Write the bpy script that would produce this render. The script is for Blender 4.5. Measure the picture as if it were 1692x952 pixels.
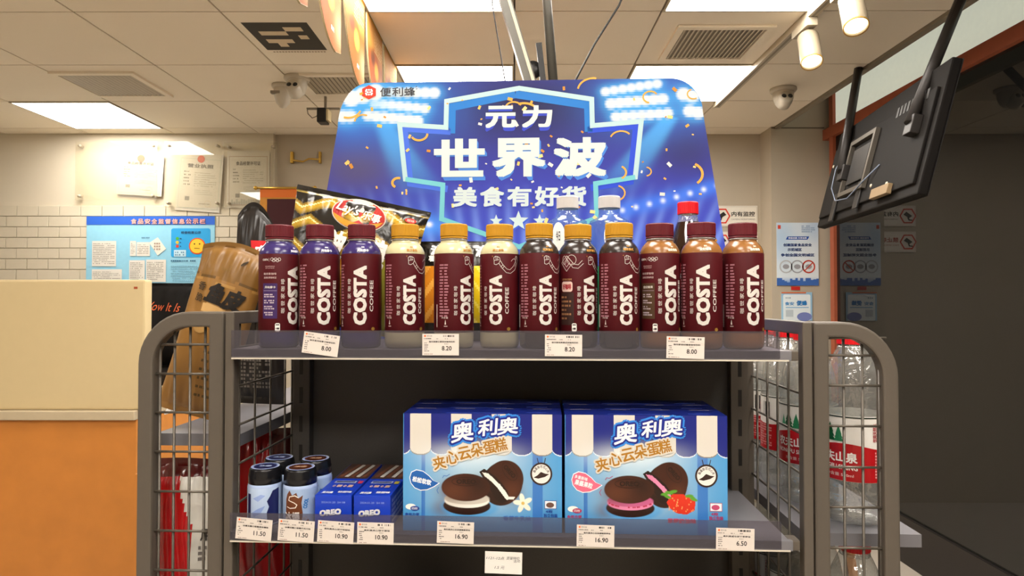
import bpy, bmesh, math, random
import numpy as np
from mathutils import Vector, Matrix, Euler

for o in list(bpy.data.objects):
    bpy.data.objects.remove(o)
SC = bpy.context.scene
COL = SC.collection
R = math.radians
rnd = random.Random(7)

# ---------------------------------------------------------------- camera, world, exposure
F = 1080.0                      # focal length in pixels of the 1692 x 952 frame
ZC = 1.42                       # eye height
HZ = 496.0                      # horizon row
VX = 850.0                      # vanishing column of the ceiling grid
PITCH = math.atan((HZ - 476.0) / F)
cam_d = bpy.data.cameras.new('camera')
cam_d.sensor_fit = 'HORIZONTAL'
cam_d.sensor_width = 36.0
cam_d.lens = 36.0 * F / 1692.0
cam_d.clip_start = 0.02
cam_d.clip_end = 60
cam = bpy.data.objects.new('camera', cam_d)
COL.objects.link(cam)
cam.location = (0, 0, ZC)
cam.rotation_euler = (math.pi / 2 + PITCH, 0, (VX - 846.0) / F)
SC.camera = cam

world = bpy.data.worlds.new('world')
SC.world = world
world.use_nodes = True
world.node_tree.nodes['Background'].inputs[0].default_value = (0.9, 0.85, 0.75, 1)
world.node_tree.nodes['Background'].inputs[1].default_value = 0.02

SC.view_settings.view_transform = 'Standard'
SC.view_settings.look = 'None'
SC.view_settings.gamma = 1.0
SC.view_settings.use_curve_mapping = False
SC.view_settings.exposure = 0.85
SC.cycles.use_denoising = True
SC.cycles.max_bounces = 8
SC.cycles.transparent_max_bounces = 16
SC.cycles.caustics_reflective = False
SC.cycles.caustics_refractive = False

LED_COLOR = (1.0, 0.94, 0.86)
LED_POWER = 13.0
SPOT_POWER = 4.0

# ---------------------------------------------------------------- helpers: colour, materials
def lin(c):
    if isinstance(c, str):
        c = c.lstrip('#')
        c = [int(c[i:i + 2], 16) / 255 for i in (0, 2, 4)]
    return tuple(x / 12.92 if x <= 0.04045 else ((x + 0.055) / 1.055) ** 2.4 for x in c[:3])

MATS = {}
def mat(name, color='#808080', rough=0.5, metal=0.0, spec=0.5, noise=0.06, nscale=40, bump=0.0,
        bscale=200, trans=0.0, ior=1.45, emit=None, estr=0.0, coat=0.0, alpha=1.0):
    if name in MATS:
        return MATS[name]
    m = bpy.data.materials.new(name)
    m.use_nodes = True
    nt = m.node_tree
    b = nt.nodes['Principled BSDF']
    b.inputs['Roughness'].default_value = rough
    b.inputs['Metallic'].default_value = metal
    b.inputs['Specular IOR Level'].default_value = spec
    b.inputs['Transmission Weight'].default_value = trans
    b.inputs['IOR'].default_value = ior
    b.inputs['Coat Weight'].default_value = coat
    b.inputs['Alpha'].default_value = alpha
    c = lin(color)
    tc = nt.nodes.new('ShaderNodeTexCoord')
    n = nt.nodes.new('ShaderNodeTexNoise')
    n.inputs['Scale'].default_value = nscale
    n.inputs['Detail'].default_value = 4
    nt.links.new(tc.outputs['Object'], n.inputs['Vector'])
    mx = nt.nodes.new('ShaderNodeMix')
    mx.data_type = 'RGBA'
    mx.inputs['A'].default_value = tuple(x * (1 - noise) for x in c) + (1,)
    mx.inputs['B'].default_value = tuple(min(1, x * (1 + noise)) for x in c) + (1,)
    nt.links.new(n.outputs['Fac'], mx.inputs['Factor'])
    nt.links.new(mx.outputs['Result'], b.inputs['Base Color'])
    if bump:
        n2 = nt.nodes.new('ShaderNodeTexNoise')
        n2.inputs['Scale'].default_value = bscale
        n2.inputs['Detail'].default_value = 3
        nt.links.new(tc.outputs['Object'], n2.inputs['Vector'])
        bp = nt.nodes.new('ShaderNodeBump')
        bp.inputs['Strength'].default_value = bump
        bp.inputs['Distance'].default_value = 0.002
        nt.links.new(n2.outputs['Fac'], bp.inputs['Height'])
        nt.links.new(bp.outputs['Normal'], b.inputs['Normal'])
    if emit:
        b.inputs['Emission Color'].default_value = tuple(emit) + (1,)
        b.inputs['Emission Strength'].default_value = estr
    MATS[name] = m
    return m

def ink(name, rough=0.45, spec=0.4, coat=0.0, metal=0.0, bump=0.0, bscale=60):
    """printed surface: colours come from the print's own colour attribute"""
    if name in MATS:
        return MATS[name]
    m = bpy.data.materials.new(name)
    m.use_nodes = True
    nt = m.node_tree
    b = nt.nodes['Principled BSDF']
    b.inputs['Roughness'].default_value = rough
    b.inputs['Specular IOR Level'].default_value = spec
    b.inputs['Coat Weight'].default_value = coat
    b.inputs['Metallic'].default_value = metal
    a = nt.nodes.new('ShaderNodeAttribute')
    a.attribute_name = 'print'
    nt.links.new(a.outputs['Color'], b.inputs['Base Color'])
    if bump:
        tc = nt.nodes.new('ShaderNodeTexCoord')
        n2 = nt.nodes.new('ShaderNodeTexNoise')
        n2.inputs['Scale'].default_value = bscale
        n2.inputs['Detail'].default_value = 2
        n2.inputs['Distortion'].default_value = 1.0
        nt.links.new(tc.outputs['Object'], n2.inputs['Vector'])
        bp = nt.nodes.new('ShaderNodeBump')
        bp.inputs['Strength'].default_value = bump
        bp.inputs['Distance'].default_value = 0.006
        nt.links.new(n2.outputs['Fac'], bp.inputs['Height'])
        nt.links.new(bp.outputs['Normal'], b.inputs['Normal'])
    MATS[name] = m
    return m

def clear(name, tint='#ffffff', veil='#bfc4c8', veil_amt=0.15, gloss=0.06, rough=0.05, bump=0.0, bscale=60):
    """thin clear plastic: mostly transparent, a little veil and a glossy skin"""
    if name in MATS:
        return MATS[name]
    m = bpy.data.materials.new(name)
    m.use_nodes = True
    nt = m.node_tree
    nt.nodes.remove(nt.nodes['Principled BSDF'])
    out = nt.nodes['Material Output']
    tr = nt.nodes.new('ShaderNodeBsdfTransparent')
    tr.inputs[0].default_value = lin(tint) + (1,)
    df = nt.nodes.new('ShaderNodeBsdfDiffuse')
    df.inputs[0].default_value = lin(veil) + (1,)
    gl = nt.nodes.new('ShaderNodeBsdfGlossy')
    gl.inputs['Roughness'].default_value = rough
    m1 = nt.nodes.new('ShaderNodeMixShader')
    m1.inputs[0].default_value = veil_amt
    nt.links.new(tr.outputs[0], m1.inputs[1])
    nt.links.new(df.outputs[0], m1.inputs[2])
    lw = nt.nodes.new('ShaderNodeLayerWeight')
    lw.inputs['Blend'].default_value = 0.5
    pw = nt.nodes.new('ShaderNodeMath'); pw.operation = 'POWER'; pw.inputs[1].default_value = 4.0
    sc_ = nt.nodes.new('ShaderNodeMath'); sc_.operation = 'MULTIPLY'; sc_.inputs[1].default_value = 0.6
    nt.links.new(lw.outputs['Facing'], pw.inputs[0]); nt.links.new(pw.outputs[0], sc_.inputs[0])
    mul = nt.nodes.new('ShaderNodeMath')
    mul.operation = 'ADD'
    mul.inputs[1].default_value = gloss
    mul.use_clamp = True
    nt.links.new(sc_.outputs[0], mul.inputs[0])
    m2 = nt.nodes.new('ShaderNodeMixShader')
    nt.links.new(mul.outputs[0], m2.inputs[0])
    nt.links.new(m1.outputs[0], m2.inputs[1])
    nt.links.new(gl.outputs[0], m2.inputs[2])
    nt.links.new(m2.outputs[0], out.inputs[0])
    if bump:
        tc = nt.nodes.new('ShaderNodeTexCoord')
        n2 = nt.nodes.new('ShaderNodeTexNoise')
        n2.inputs['Scale'].default_value = bscale
        n2.inputs['Distortion'].default_value = 1.5
        nt.links.new(tc.outputs['Object'], n2.inputs['Vector'])
        bp = nt.nodes.new('ShaderNodeBump')
        bp.inputs['Strength'].default_value = bump
        bp.inputs['Distance'].default_value = 0.006
        nt.links.new(n2.outputs['Fac'], bp.inputs['Height'])
        nt.links.new(bp.outputs['Normal'], gl.inputs['Normal'])
        nt.links.new(bp.outputs['Normal'], lw.inputs['Normal'])
    MATS[name] = m
    return m

# ---------------------------------------------------------------- helpers: objects and meshes
def tag(o, label=None, cat=None, group=None, kind=None):
    if label: o['label'] = label
    if cat: o['category'] = cat
    if group: o['group'] = group
    if kind: o['kind'] = kind
    return o

def link(name, me, m=None, parent=None, loc=None, rot=None):
    o = bpy.data.objects.new(name, me)
    COL.objects.link(o)
    if m is not None and len(me.materials) == 0:
        me.materials.append(m)
    if parent is not None:
        o.parent = parent
    if loc is not None: o.location = loc
    if rot is not None: o.rotation_euler = rot
    return o

def thing(name, label, cat, loc=(0, 0, 0), rot=(0, 0, 0), group=None, kind=None):
    o = bpy.data.objects.new(name, None)
    o.empty_display_size = 0.05
    COL.objects.link(o)
    o.location = loc
    o.rotation_euler = rot
    return tag(o, label, cat, group, kind)

def dup(root, loc, rot=None, label=None, group=None):
    r = root.copy(); COL.objects.link(r)
    r.location = loc
    if rot is not None: r.rotation_euler = rot
    if label: r['label'] = label
    if group: r['group'] = group
    for ch in list(root.children):
        c = ch.copy(); COL.objects.link(c); c.parent = r
        for g in list(ch.children):
            d = g.copy(); COL.objects.link(d); d.parent = c
    return r

class MB:
    def __init__(s): s.v = []; s.f = []; s.sm = []
    def add(s, vs, fs, smooth=False):
        n = len(s.v); s.v += [tuple(x) for x in vs]
        s.f += [tuple(i + n for i in f) for f in fs]; s.sm += [smooth] * len(fs)
        return s
    def box(s, x0, x1, y0, y1, z0, z1, b=0.0):
        if b <= 0:
            return s.add([(x0,y0,z0),(x1,y0,z0),(x1,y1,z0),(x0,y1,z0),(x0,y0,z1),(x1,y0,z1),(x1,y1,z1),(x0,y1,z1)],
                         [(0,3,2,1),(4,5,6,7),(0,1,5,4),(1,2,6,5),(2,3,7,6),(3,0,4,7)])
        bm = bmesh.new()
        bmesh.ops.create_cube(bm, size=1)
        for v in bm.verts:
            v.co = ((x0+x1)/2 + v.co.x*(x1-x0), (y0+y1)/2 + v.co.y*(y1-y0), (z0+z1)/2 + v.co.z*(z1-z0))
        bmesh.ops.bevel(bm, geom=list(bm.edges), offset=b, segments=2, profile=0.6, affect='EDGES')
        bm.verts.index_update()
        s.add([v.co[:] for v in bm.verts], [[v.index for v in f.verts] for f in bm.faces])
        bm.free()
        return s
    def lathe(s, prof, seg=32, c=(0, 0, 0), smooth=True, M=None):
        n = len(prof); vs = []; fs = []
        for k in range(seg):
            a = 2*math.pi*k/seg; ca, sa = math.cos(a), math.sin(a)
            for r, z in prof: vs.append(Vector((c[0]+r*ca, c[1]+r*sa, c[2]+z)))
        if M is not None: vs = [M @ v for v in vs]
        for k in range(seg):
            k2 = (k+1) % seg
            for i in range(n-1):
                q = [k*n+i, k2*n+i, k2*n+i+1, k*n+i+1]
                if prof[i][0] < 1e-7: q = [k*n+i, k2*n+i+1, k*n+i+1]
                elif prof[i+1][0] < 1e-7: q = [k*n+i, k2*n+i, k*n+i+1]
                fs.append(tuple(q))
        return s.add(vs, fs, smooth)
    def tube(s, pts, r, seg=8, closed=False, cap=True):
        pts = [Vector(p) for p in pts]; n = len(pts); vs = []; fs = []
        up = None
        for i, p in enumerate(pts):
            a = pts[(i-1) % n] if (closed or i > 0) else p
            b = pts[(i+1) % n] if (closed or i < n-1) else p
            t = (b-a).normalized()
            if up is None:
                up = t.orthogonal().normalized()
            up = (up - t*up.dot(t)).normalized()
            w = t.cross(up)
            for k in range(seg):
                an = 2*math.pi*k/seg
                vs.append(p + (up*math.cos(an) + w*math.sin(an))*r)
        for i in range(n if closed else n-1):
            j = (i+1) % n
            for k in range(seg):
                k2 = (k+1) % seg
                fs.append((i*seg+k, j*seg+k, j*seg+k2, i*seg+k2))
        s.add(vs, fs, True)
        if cap and not closed:
            m = len(s.v) - len(vs)
            s.f.append(tuple(m+k for k in range(seg))); s.sm.append(False)
            s.f.append(tuple(m+(n-1)*seg+k for k in reversed(range(seg)))); s.sm.append(False)
        return s
    def prism(s, poly, y0, y1):
        """polygon in x,z extruded along y"""
        n = len(poly)
        vs = [(x, y0, z) for x, z in poly] + [(x, y1, z) for x, z in poly]
        fs = [tuple(range(n)), tuple(reversed(range(n, 2*n)))]
        for i in range(n):
            j = (i+1) % n
            fs.append((i, i+n, j+n, j))
        return s.add(vs, fs)
    def prismz(s, poly, z0, z1):
        n = len(poly)
        vs = [(x, y, z0) for x, y in poly] + [(x, y, z1) for x, y in poly]
        fs = [tuple(reversed(range(n))), tuple(range(n, 2*n))]
        for i in range(n):
            j = (i+1) % n
            fs.append((i, j, j+n, i+n))
        return s.add(vs, fs)
    def mesh(s, name):
        me = bpy.data.meshes.new(name)
        me.from_pydata(s.v, [], s.f)
        me.polygons.foreach_set('use_smooth', s.sm)
        me.update()
        return me
    def build(s, name, m, parent=None, loc=None, rot=None):
        return link(name, s.mesh(name), m, parent, loc, rot)

# ---------------------------------------------------------------- helpers: flat print
TXT = {}
def text2d(body, bold=0.0, res=2):
    k = (body, bold, res)
    if k not in TXT:
        c = bpy.data.curves.new('lettering', 'FONT')
        c.body = body; c.resolution_u = res
        o = bpy.data.objects.new('lettering', c)
        m = o.to_mesh()
        v = np.array([p.co[:2] for p in m.vertices]) if len(m.vertices) else np.zeros((0, 2))
        f = [tuple(p.vertices) for p in m.polygons]
        o.to_mesh_clear()
        bpy.data.objects.remove(o); bpy.data.curves.remove(c)
        if len(v) and bold > 0:                           # heavier strokes: the glyphs stacked around themselves
            n8 = 8 if bold >= .03 else 4
            n0 = len(v); base_f = f; parts = [v]; f = list(base_f)
            for k8 in range(n8):
                dx8, dy8 = ((1, 1), (-1, 1), (-1, -1), (1, -1), (1, 0), (0, 1), (-1, 0), (0, -1))[k8]
                parts.append(v+bold*np.array((dx8, dy8)))
                f += [tuple(i+n0*(k8+1) for i in q) for q in base_f]
            v = np.concatenate(parts)
        else: n8 = 0; n0 = len(v)
        if len(v):
            lo, hi = v.min(0), v.max(0)
            v = v - (lo+hi)/2
            TXT[k] = (v, f, hi-lo, np.repeat(np.arange(n8+1), n0)*1.3e-5)
        else:
            TXT[k] = (v, f, np.array((1, 1)), np.zeros(0))
    return TXT[k]

class Print:
    """coloured shapes in a flat u,v sheet (metres), mapped onto a surface"""
    def __init__(s, step=0.0003): s.v = []; s.f = []; s.c = []; s.step = step
    def add(s, vs, fs, col, layer=1, dz=None):
        n = len(s.v)
        if dz is None: s.v += [(float(x), float(y), layer*s.step) for x, y in vs]
        else: s.v += [(float(q[0]), float(q[1]), layer*s.step+float(d)) for q, d in zip(vs, dz)]
        s.f += [tuple(i+n for i in f) for f in fs]
        s.c += [lin(col)] * len(fs)
        return s
    def poly(s, pts, col, layer=1): return s.add(pts, [tuple(range(len(pts)))], col, layer)
    def rect(s, x0, y0, x1, y1, col, layer=1):
        return s.poly([(x0, y0), (x1, y0), (x1, y1), (x0, y1)], col, layer)
    def ell(s, cx, cy, rx, ry, col, layer=1, n=28, rot=0):
        ca, sa = math.cos(rot), math.sin(rot)
        return s.poly([(cx+rx*math.cos(t)*ca-ry*math.sin(t)*sa, cy+rx*math.cos(t)*sa+ry*math.sin(t)*ca)
                       for t in [2*math.pi*k/n for k in range(n)]], col, layer)
    def rrect(s, x0, y0, x1, y1, r, col, layer=1):
        p = []
        for cx, cy, a0 in ((x1-r, y0+r, -90), (x1-r, y1-r, 0), (x0+r, y1-r, 90), (x0+r, y0+r, 180)):
            for k in range(5):
                a = R(a0+k*22.5); p.append((cx+r*math.cos(a), cy+r*math.sin(a)))
        return s.poly(p, col, layer)
    def line(s, pts, w, col, layer=1, closed=False):
        P = [np.array(p, float) for p in pts]; n = len(P); L = []; Rr = []
        for i in range(n):
            a = P[(i-1) % n] if (closed or i) else P[i]
            b = P[(i+1) % n] if (closed or i < n-1) else P[i]
            d1 = P[i]-a; d2 = b-P[i]
            def nn(d):
                l = np.hypot(*d); return d/l if l > 1e-12 else np.zeros(2)
            d1, d2 = nn(d1), nn(d2)
            t = nn(d1+d2)
            nrm = np.array((-t[1], t[0]))
            ref = d1 if np.any(d1) else d2
            cs = max(0.35, float(np.dot(nrm, np.array((-ref[1], ref[0])))))
            L.append(P[i]+nrm*w/2/cs); Rr.append(P[i]-nrm*w/2/cs)
        m = n if closed else n-1
        return s.add(L+Rr, [(i, n+i, n+(i+1) % n, (i+1) % n) for i in range(m)], col, layer)
    def ring(s, cx, cy, r, w, col, layer=1, n=28, ry=None):
        ry = ry or r
        return s.line([(cx+r*math.cos(2*math.pi*k/n), cy+ry*math.sin(2*math.pi*k/n)) for k in range(n)], w, col, layer, True)
    def text(s, body, cx, cy, w, h, col, layer=1, bold=0.0, rot=0.0, shear=0.0, res=2, keep=False):
        """lettering whose box is w wide and h high (before rotation); keep: w only, true proportions"""
        v, f, d, dz = text2d(body, bold, res)
        if not len(v): return s
        sx = w/d[0]; sy = sx if keep else h/d[1]
        x = v[:, 0]*sx; y = v[:, 1]*sy
        x = x + shear*y
        ca, sa = math.cos(rot), math.sin(rot)
        return s.add(np.stack([cx+x*ca-y*sa, cy+x*sa+y*ca], 1), f, col, layer, dz)
    def greek(s, x0, y0, x1, y1, rows, col, layer=1, rg=None, fill=0.6, cw=None, vertical=False):
        """rows of illegibly small characters"""
        rg = rg or rnd
        h = (y1-y0)/rows
        cw = cw or h*0.8
        for i in range(rows):
            y = y1-(i+1)*h
            x = x0; end = x0+(x1-x0)*(1 if i % 3 else rg.uniform(.6, 1))
            while x+cw*.7 < end:
                w = cw*rg.choice((.5, .7, .8, .8))
                if rg.random() < .9: s.rect(x, y+h*(1-fill)/2, x+w, y+h*(1+fill)/2, col, layer)
                x += cw
        return s
    def barcode(s, x0, y0, x1, y1, col='#222222', layer=1, n=22, rg=None):
        rg = rg or rnd
        w = (x1-x0)/n
        for i in range(n):
            if rg.random() < .62: s.rect(x0+i*w, y0, x0+i*w+w*rg.choice((.5, .8, 1)), y1, col, layer)
        return s
    def grid(s, x0, y0, x1, y1, C, layer=0):
        """C: (ny, nx, 3) linear colours of cells"""
        ny, nx = C.shape[:2]; n = len(s.v)
        for j in range(ny+1):
            for i in range(nx+1):
                s.v.append((x0+(x1-x0)*i/nx, y0+(y1-y0)*j/ny, layer*s.step))
        for j in range(ny):
            for i in range(nx):
                a = n+j*(nx+1)+i
                s.f.append((a, a+1, a+nx+2, a+nx+1)); s.c.append(tuple(C[j, i]))
        return s
    def mesh(s, name, mp=None, strips=None):
        me = bpy.data.meshes.new(name)
        if strips:
            bm = bmesh.new()
            lay = bm.faces.layers.int.new('ci')
            vs = [bm.verts.new(v) for v in s.v]
            for k, f in enumerate(s.f):
                try:
                    fc = bm.faces.new([vs[i] for i in f]); fc[lay] = k
                except ValueError: pass
            lo = min(v[0] for v in s.v); hi = max(v[0] for v in s.v)
            x = math.floor(lo/strips)*strips
            while x < hi:
                x += strips
                bmesh.ops.bisect_plane(bm, geom=list(bm.verts)+list(bm.edges)+list(bm.faces), dist=1e-7, plane_co=(x, 0, 0), plane_no=(1, 0, 0))
            cs = [s.c[f[lay]] for f in bm.faces]
            bm.verts.index_update()
            V = [v.co[:] for v in bm.verts]; Fc = [[v.index for v in f.verts] for f in bm.faces]
            bm.free()
        else:
            V, Fc, cs = s.v, s.f, s.c
        mp = mp or (lambda u, v, l: (u, -l, v))
        me.from_pydata([mp(*v) for v in V], [], Fc)
        at = me.color_attributes.new('print', 'FLOAT_COLOR', 'CORNER')
        cnt = [len(f) for f in Fc]
        arr = np.ones((sum(cnt), 4), np.float32)
        arr[:, :3] = np.repeat(np.array(cs, np.float32).reshape(-1, 3), cnt, axis=0)
        at.data.foreach_set('color', arr.ravel())
        me.update()
        return me
    def build(s, name, m, parent=None, mp=None, strips=None, loc=None, rot=None):
        return link(name, s.mesh(name, mp, strips), m, parent, loc, rot)

INK = ink('printed ink', 0.5, 0.3)
INK_GLOSS = ink('glossy printed ink', 0.28, 0.5)
INK_FOIL = ink('printed foil', 0.25, 0.6, bump=0.5, bscale=22)
INK_MATTE = ink('printed paper', 0.8, 0.2)

# raster painting on numpy sheets --------------------------------------------------
class Sheet:
    def __init__(s, nx, ny, W, H, base):
        s.x, s.y = np.meshgrid((np.arange(nx)+.5)/nx*W, (np.arange(ny)+.5)/ny*H)
        s.c = np.zeros((ny, nx, 3)); s.c[:] = lin(base); s.px = W/nx
    def mix(s, m, col):
        m = np.clip(m, 0, 1)[..., None]
        c = np.array(lin(col)) if not isinstance(col, np.ndarray) else col
        s.c = s.c*(1-m)+c*m
        return s
    def ell(s, cx, cy, rx, ry, col, soft=None, rot=0, amt=1):
        ca, sa = math.cos(rot), math.sin(rot)
        dx, dy = s.x-cx, s.y-cy
        a = (dx*ca+dy*sa)/rx; b = (-dx*sa+dy*ca)/ry
        d = (np.sqrt(a*a+b*b)-1)*min(rx, ry)
        e = soft if soft else s.px
        return s.mix(np.clip(.5-d/e, 0, 1)*amt, col)
    def glow(s, cx, cy, rx, ry, col, amt=1, p=1.0):
        d2 = ((s.x-cx)/rx)**2+((s.y-cy)/ry)**2
        return s.mix(np.exp(-d2*p)*amt, col)
    def pmask(s, pts):
        inside = np.zeros(s.x.shape, bool); n = len(pts)
        for i in range(n):
            x1, y1 = pts[i]; x2, y2 = pts[(i+1) % n]
            if y1 == y2: continue
            c = ((y1 > s.y) != (y2 > s.y)) & (s.x < (x2-x1)*(s.y-y1)/(y2-y1)+x1)
            inside ^= c
        return inside.astype(float)
    def poly(s, pts, col, amt=1): return s.mix(s.pmask(pts)*amt, col)

# ---------------------------------------------------------------- frames of reference
def wz(py, Y): return ZC + (HZ-py)/F*Y                    # height of image row py at distance Y
def wx(px, Y): return (px-VX)/F*Y
def at(px, py, Y): return Vector((wx(px, Y), Y, wz(py, Y)))
TH = R(2.5); CT, ST = math.cos(TH), math.sin(TH); Y0 = 0.90
def S(x, y, z=0.0):                                       # display-rack coordinates -> world
    return Vector((x*CT+y*ST, Y0-x*ST+y*CT, z))
def sx(px, ly):                                           # rack x of image column px at rack depth ly
    u = (px-VX)/F
    return (u*(Y0+ly*CT)-ly*ST)/(CT+u*ST)
def sy(x, ly): return Y0-x*ST+ly*CT
def sz(py, px, ly): return wz(py, sy(sx(px, ly), ly))
RZ = -TH
CEIL = 2.596

# ---------------------------------------------------------------- materials of the place
M_tile = mat('ceiling tile', '#f6ebd9', 0.9, spec=0.1, noise=0.05, nscale=300, bump=0.15, bscale=500)
M_plenum = mat('ceiling gap', '#4b4036', 0.9)
M_wall = mat('painted wall', '#b4a895', 0.7, noise=0.04, nscale=6)
M_wallw = mat('white wall', '#d0c6b2', 0.6, noise=0.03, nscale=8)
M_glaze = mat('glazed wall tile', '#cfc6b2', 0.18, noise=0.04, nscale=9)
M_floor = mat('floor tile', '#b5aca0', 0.4, noise=0.08, nscale=5)
M_whitep = mat('white plastic', '#cbc2b2', 0.4)
M_whitem = mat('white metal', '#b4a892', 0.35)
M_gray = mat('grey powder coat', '#5a5249', 0.45, spec=0.45, noise=0.05, nscale=90, bump=0.05, bscale=900)
M_graylip = mat('grey shelf metal', '#716f73', 0.38, spec=0.5, noise=0.05, nscale=60)
M_wire = mat('grey wire', '#575047', 0.35, metal=0.3)
M_dark = mat('black panel', '#4c4845', 0.6, noise=0.15, nscale=400, bump=0.05, bscale=800)
M_black = mat('black plastic', '#1c1a19', 0.4)
M_tv = mat('screen shell', '#120f0d', 0.7, spec=0.15, noise=0.1)
M_tvpole = mat('brown-grey metal', '#262220', 0.45, metal=0.3)
M_alu = mat('greyish mount metal', '#55524b', 0.4, metal=0.3)
M_wood = mat('orange wood', '#c07a34', 0.45, noise=0.18, nscale=14)
M_trimwood = mat('red-brown timber', '#a3563a', 0.5, noise=0.15, nscale=20)
M_led = mat('led diffuser', '#ffffff', 0.5, emit=LED_COLOR, estr=LED_POWER)
M_transom = mat('self-glowing transom glass', '#d8dcc8', 0.4, emit=(.80, .84, .70), estr=0.28)  # pale brightness put in as the pane's own emission; nothing outside lights it
M_spot = mat('spot lens', '#ffffff', 0.5, emit=(1.0, 0.82, 0.5), estr=SPOT_POWER)
M_vent = mat('vent grey', '#d0c6b4', 0.5)
M_ventd = mat('vent shadow', '#8f8577', 0.7)
M_acr = clear('acrylic sheet', '#fbf9f2', '#ffffff', 0.05, 0.03, 0.02)
M_strip = clear('clear label strip', '#d6d2d6', '#8d8a92', 0.12, 0.02, 0.12)
M_glass = clear('dark window glass', '#4a4a48', '#3a3a38', 0.25, 0.05, 0.01)
M_pet = clear('clear pet plastic', '#eef0f0', '#d8d4cc', 0.17, 0.13, 0.06, bump=0.8, bscale=38)
M_petblue = clear('blue pet plastic', '#cfe0f4', '#8fb2e6', 0.16, 0.06, 0.05)
M_cream = mat('cream laminate', '#c8b48a', 0.45, noise=0.03)

# ================================================================ SETTING
def structure(o):
    o['kind'] = 'structure'
    return o

structure(MB().box(-5, 2.16, -2.9, 4.9, -0.05, 0).build('floor', M_floor))
ceiling = structure(MB().box(-5, 1.765, -2.9, 4.66, CEIL+0.012, CEIL+0.06).build('ceiling', M_plenum))
structure(MB().box(-5, 1.75, 4.62, 4.7, 0, CEIL+0.05).build('wall_far', M_wall))
structure(MB().box(-5.06, -5, -2.9, 4.7, 0, CEIL+0.05).build('wall_left', M_wallw))
structure(MB().box(-5, 3.1, -2.96, -2.9, 0, 3.1).build('wall_back', M_wallw))

# ceiling tiles and light panels on the 600 mm grid
LIGHTS = set()
for yy in (2.04, 3.24, 0.84, -0.36, -1.56):
    for xx in (-0.6, 0.6): LIGHTS.add((round(xx, 2), round(yy, 2)))
for yy in (3.84, 1.44, -0.96): LIGHTS.add((-3.0, round(yy, 2)))
LIGHT_LABELS = {(-.6, 2.04): 'square LED light panel above the hanging food signs, crossed by the slanted pole', (-.6, 3.24): 'square LED light panel beyond the hanging food signs, behind the board top',
                (.6, 2.04): 'square LED light panel between the slatted vent and the shopper side, along the light track', (.6, 3.24): 'square LED light panel behind the slatted vent, at the board corner',
                (-3.0, 3.84): 'square LED light panel above the tilted pale certificate'}
lightroot = None
def make_light():
    t = thing('ceiling_light', 'square white LED light panel set flush in the tiled ceiling', 'ceiling light', group='ceiling light panels')
    MB().box(.012, .588, .012, .588, -.004, .010).build('diffuser', M_led, t)
    f = MB()
    for a in ((.002, .598, .002, .012), (.002, .598, .588, .598), (.002, .012, .012, .588), (.588, .598, .012, .588)):
        f.box(*a, -.006, .012)
    f.build('frame', M_whitem, t)
    return t
tile_a = MB().box(.004, .596, .004, .596, 0, .012).mesh('ceiling_tile'); tile_a.materials.append(M_tile)
tile_b = MB().box(.004, .561, .004, .596, 0, .012).mesh('ceiling_tile'); tile_b.materials.append(M_tile)
tile_c = MB().box(.004, .596, .004, .178, 0, .012).mesh('ceiling_tile'); tile_c.materials.append(M_tile)
tile_d = MB().box(.004, .561, .004, .178, 0, .012).mesh('ceiling_tile'); tile_d.materials.append(M_tile)
for i in range(-8, 3):
    for j in range(-5, 8):
        X = round(i*.6, 2); Y = round(.24+j*.6, 2)
        if (X, Y) in LIGHTS:
            if lightroot is None: lightroot = make_light(); lightroot.location = (X, Y, CEIL); lo_ = lightroot
            else: lo_ = dup(lightroot, (X, Y, CEIL))
            lo_['label'] = LIGHT_LABELS.get((X, Y), 'square white LED light panel in the tiled ceiling on the shopper side of the rack')
            continue
        last = Y > 4.4
        me = (tile_d if last else tile_b) if i == 2 else (tile_c if last else tile_a)
        link('ceiling_tile', me, None, ceiling, (X, Y, CEIL))
structure(MB().box(1.765, 1.80, -2.9, 4.42, CEIL-.014, CEIL+.06).build('trim_1', mat('ceiling edge trim', '#8c8373', .5)))

# bay by the window: return wall, window wall, upper soffit
bay = structure(MB().box(1.74, 2.16, 4.42, 4.7, 0, 3.1).build('wall_return', M_wall))
MB().box(1.742, 2.10, 4.417, 4.42, 2.585, 2.59).build('panel_joint', M_plenum, bay)
structure(MB().box(1.77, 2.16, -2.9, 4.7, 3.1, 3.14).build('ceiling_bay', M_wallw))
win = structure(thing('window_1', None, None, (2.10, 0, 0)))
MB().box(0, .06, -2.9, 4.42, 0, .25).build('window_base', M_tvpole, win)
for y0, y1 in ((-2.9, .9), (.95, 2.6), (2.65, 4.30)):
    MB().box(.02, .03, y0, y1, .25, 2.50).build('pane', M_glass, win)
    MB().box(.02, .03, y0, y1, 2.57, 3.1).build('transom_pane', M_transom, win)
for y in (.90, 2.60, 4.30):
    MB().box(0, .06, y, y+.05, .25, 3.1).build('mullion', M_trimwood if y > 4 else M_tvpole, win)
MB().box(-.01, .06, -2.9, 4.42, 2.50, 2.57).build('transom_bar', M_trimwood, win)
structure(MB().box(2.4, 2.46, -2.9, 4.9, 0, 3.1).build('wall_outside', M_dark))

# white tiled section of the far wall
wt = structure(MB().box(-5, -1.70, 4.585, 4.62, 0, CEIL).build('wall_tiled', M_wallw))
tm = MB().box(.002, .148, -.010, .002, .002, .073, b=.002).mesh('wall_tile'); tm.materials.append(M_glaze)
for r in range(12):
    z = 2.085-(r+1)*.075
    x = -4.10-(.075 if r % 2 else 0)
    while x+.15 < -1.70:
        link('wall_tile', tm, None, wt, (x, 4.583, z))
        x += .15

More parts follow.
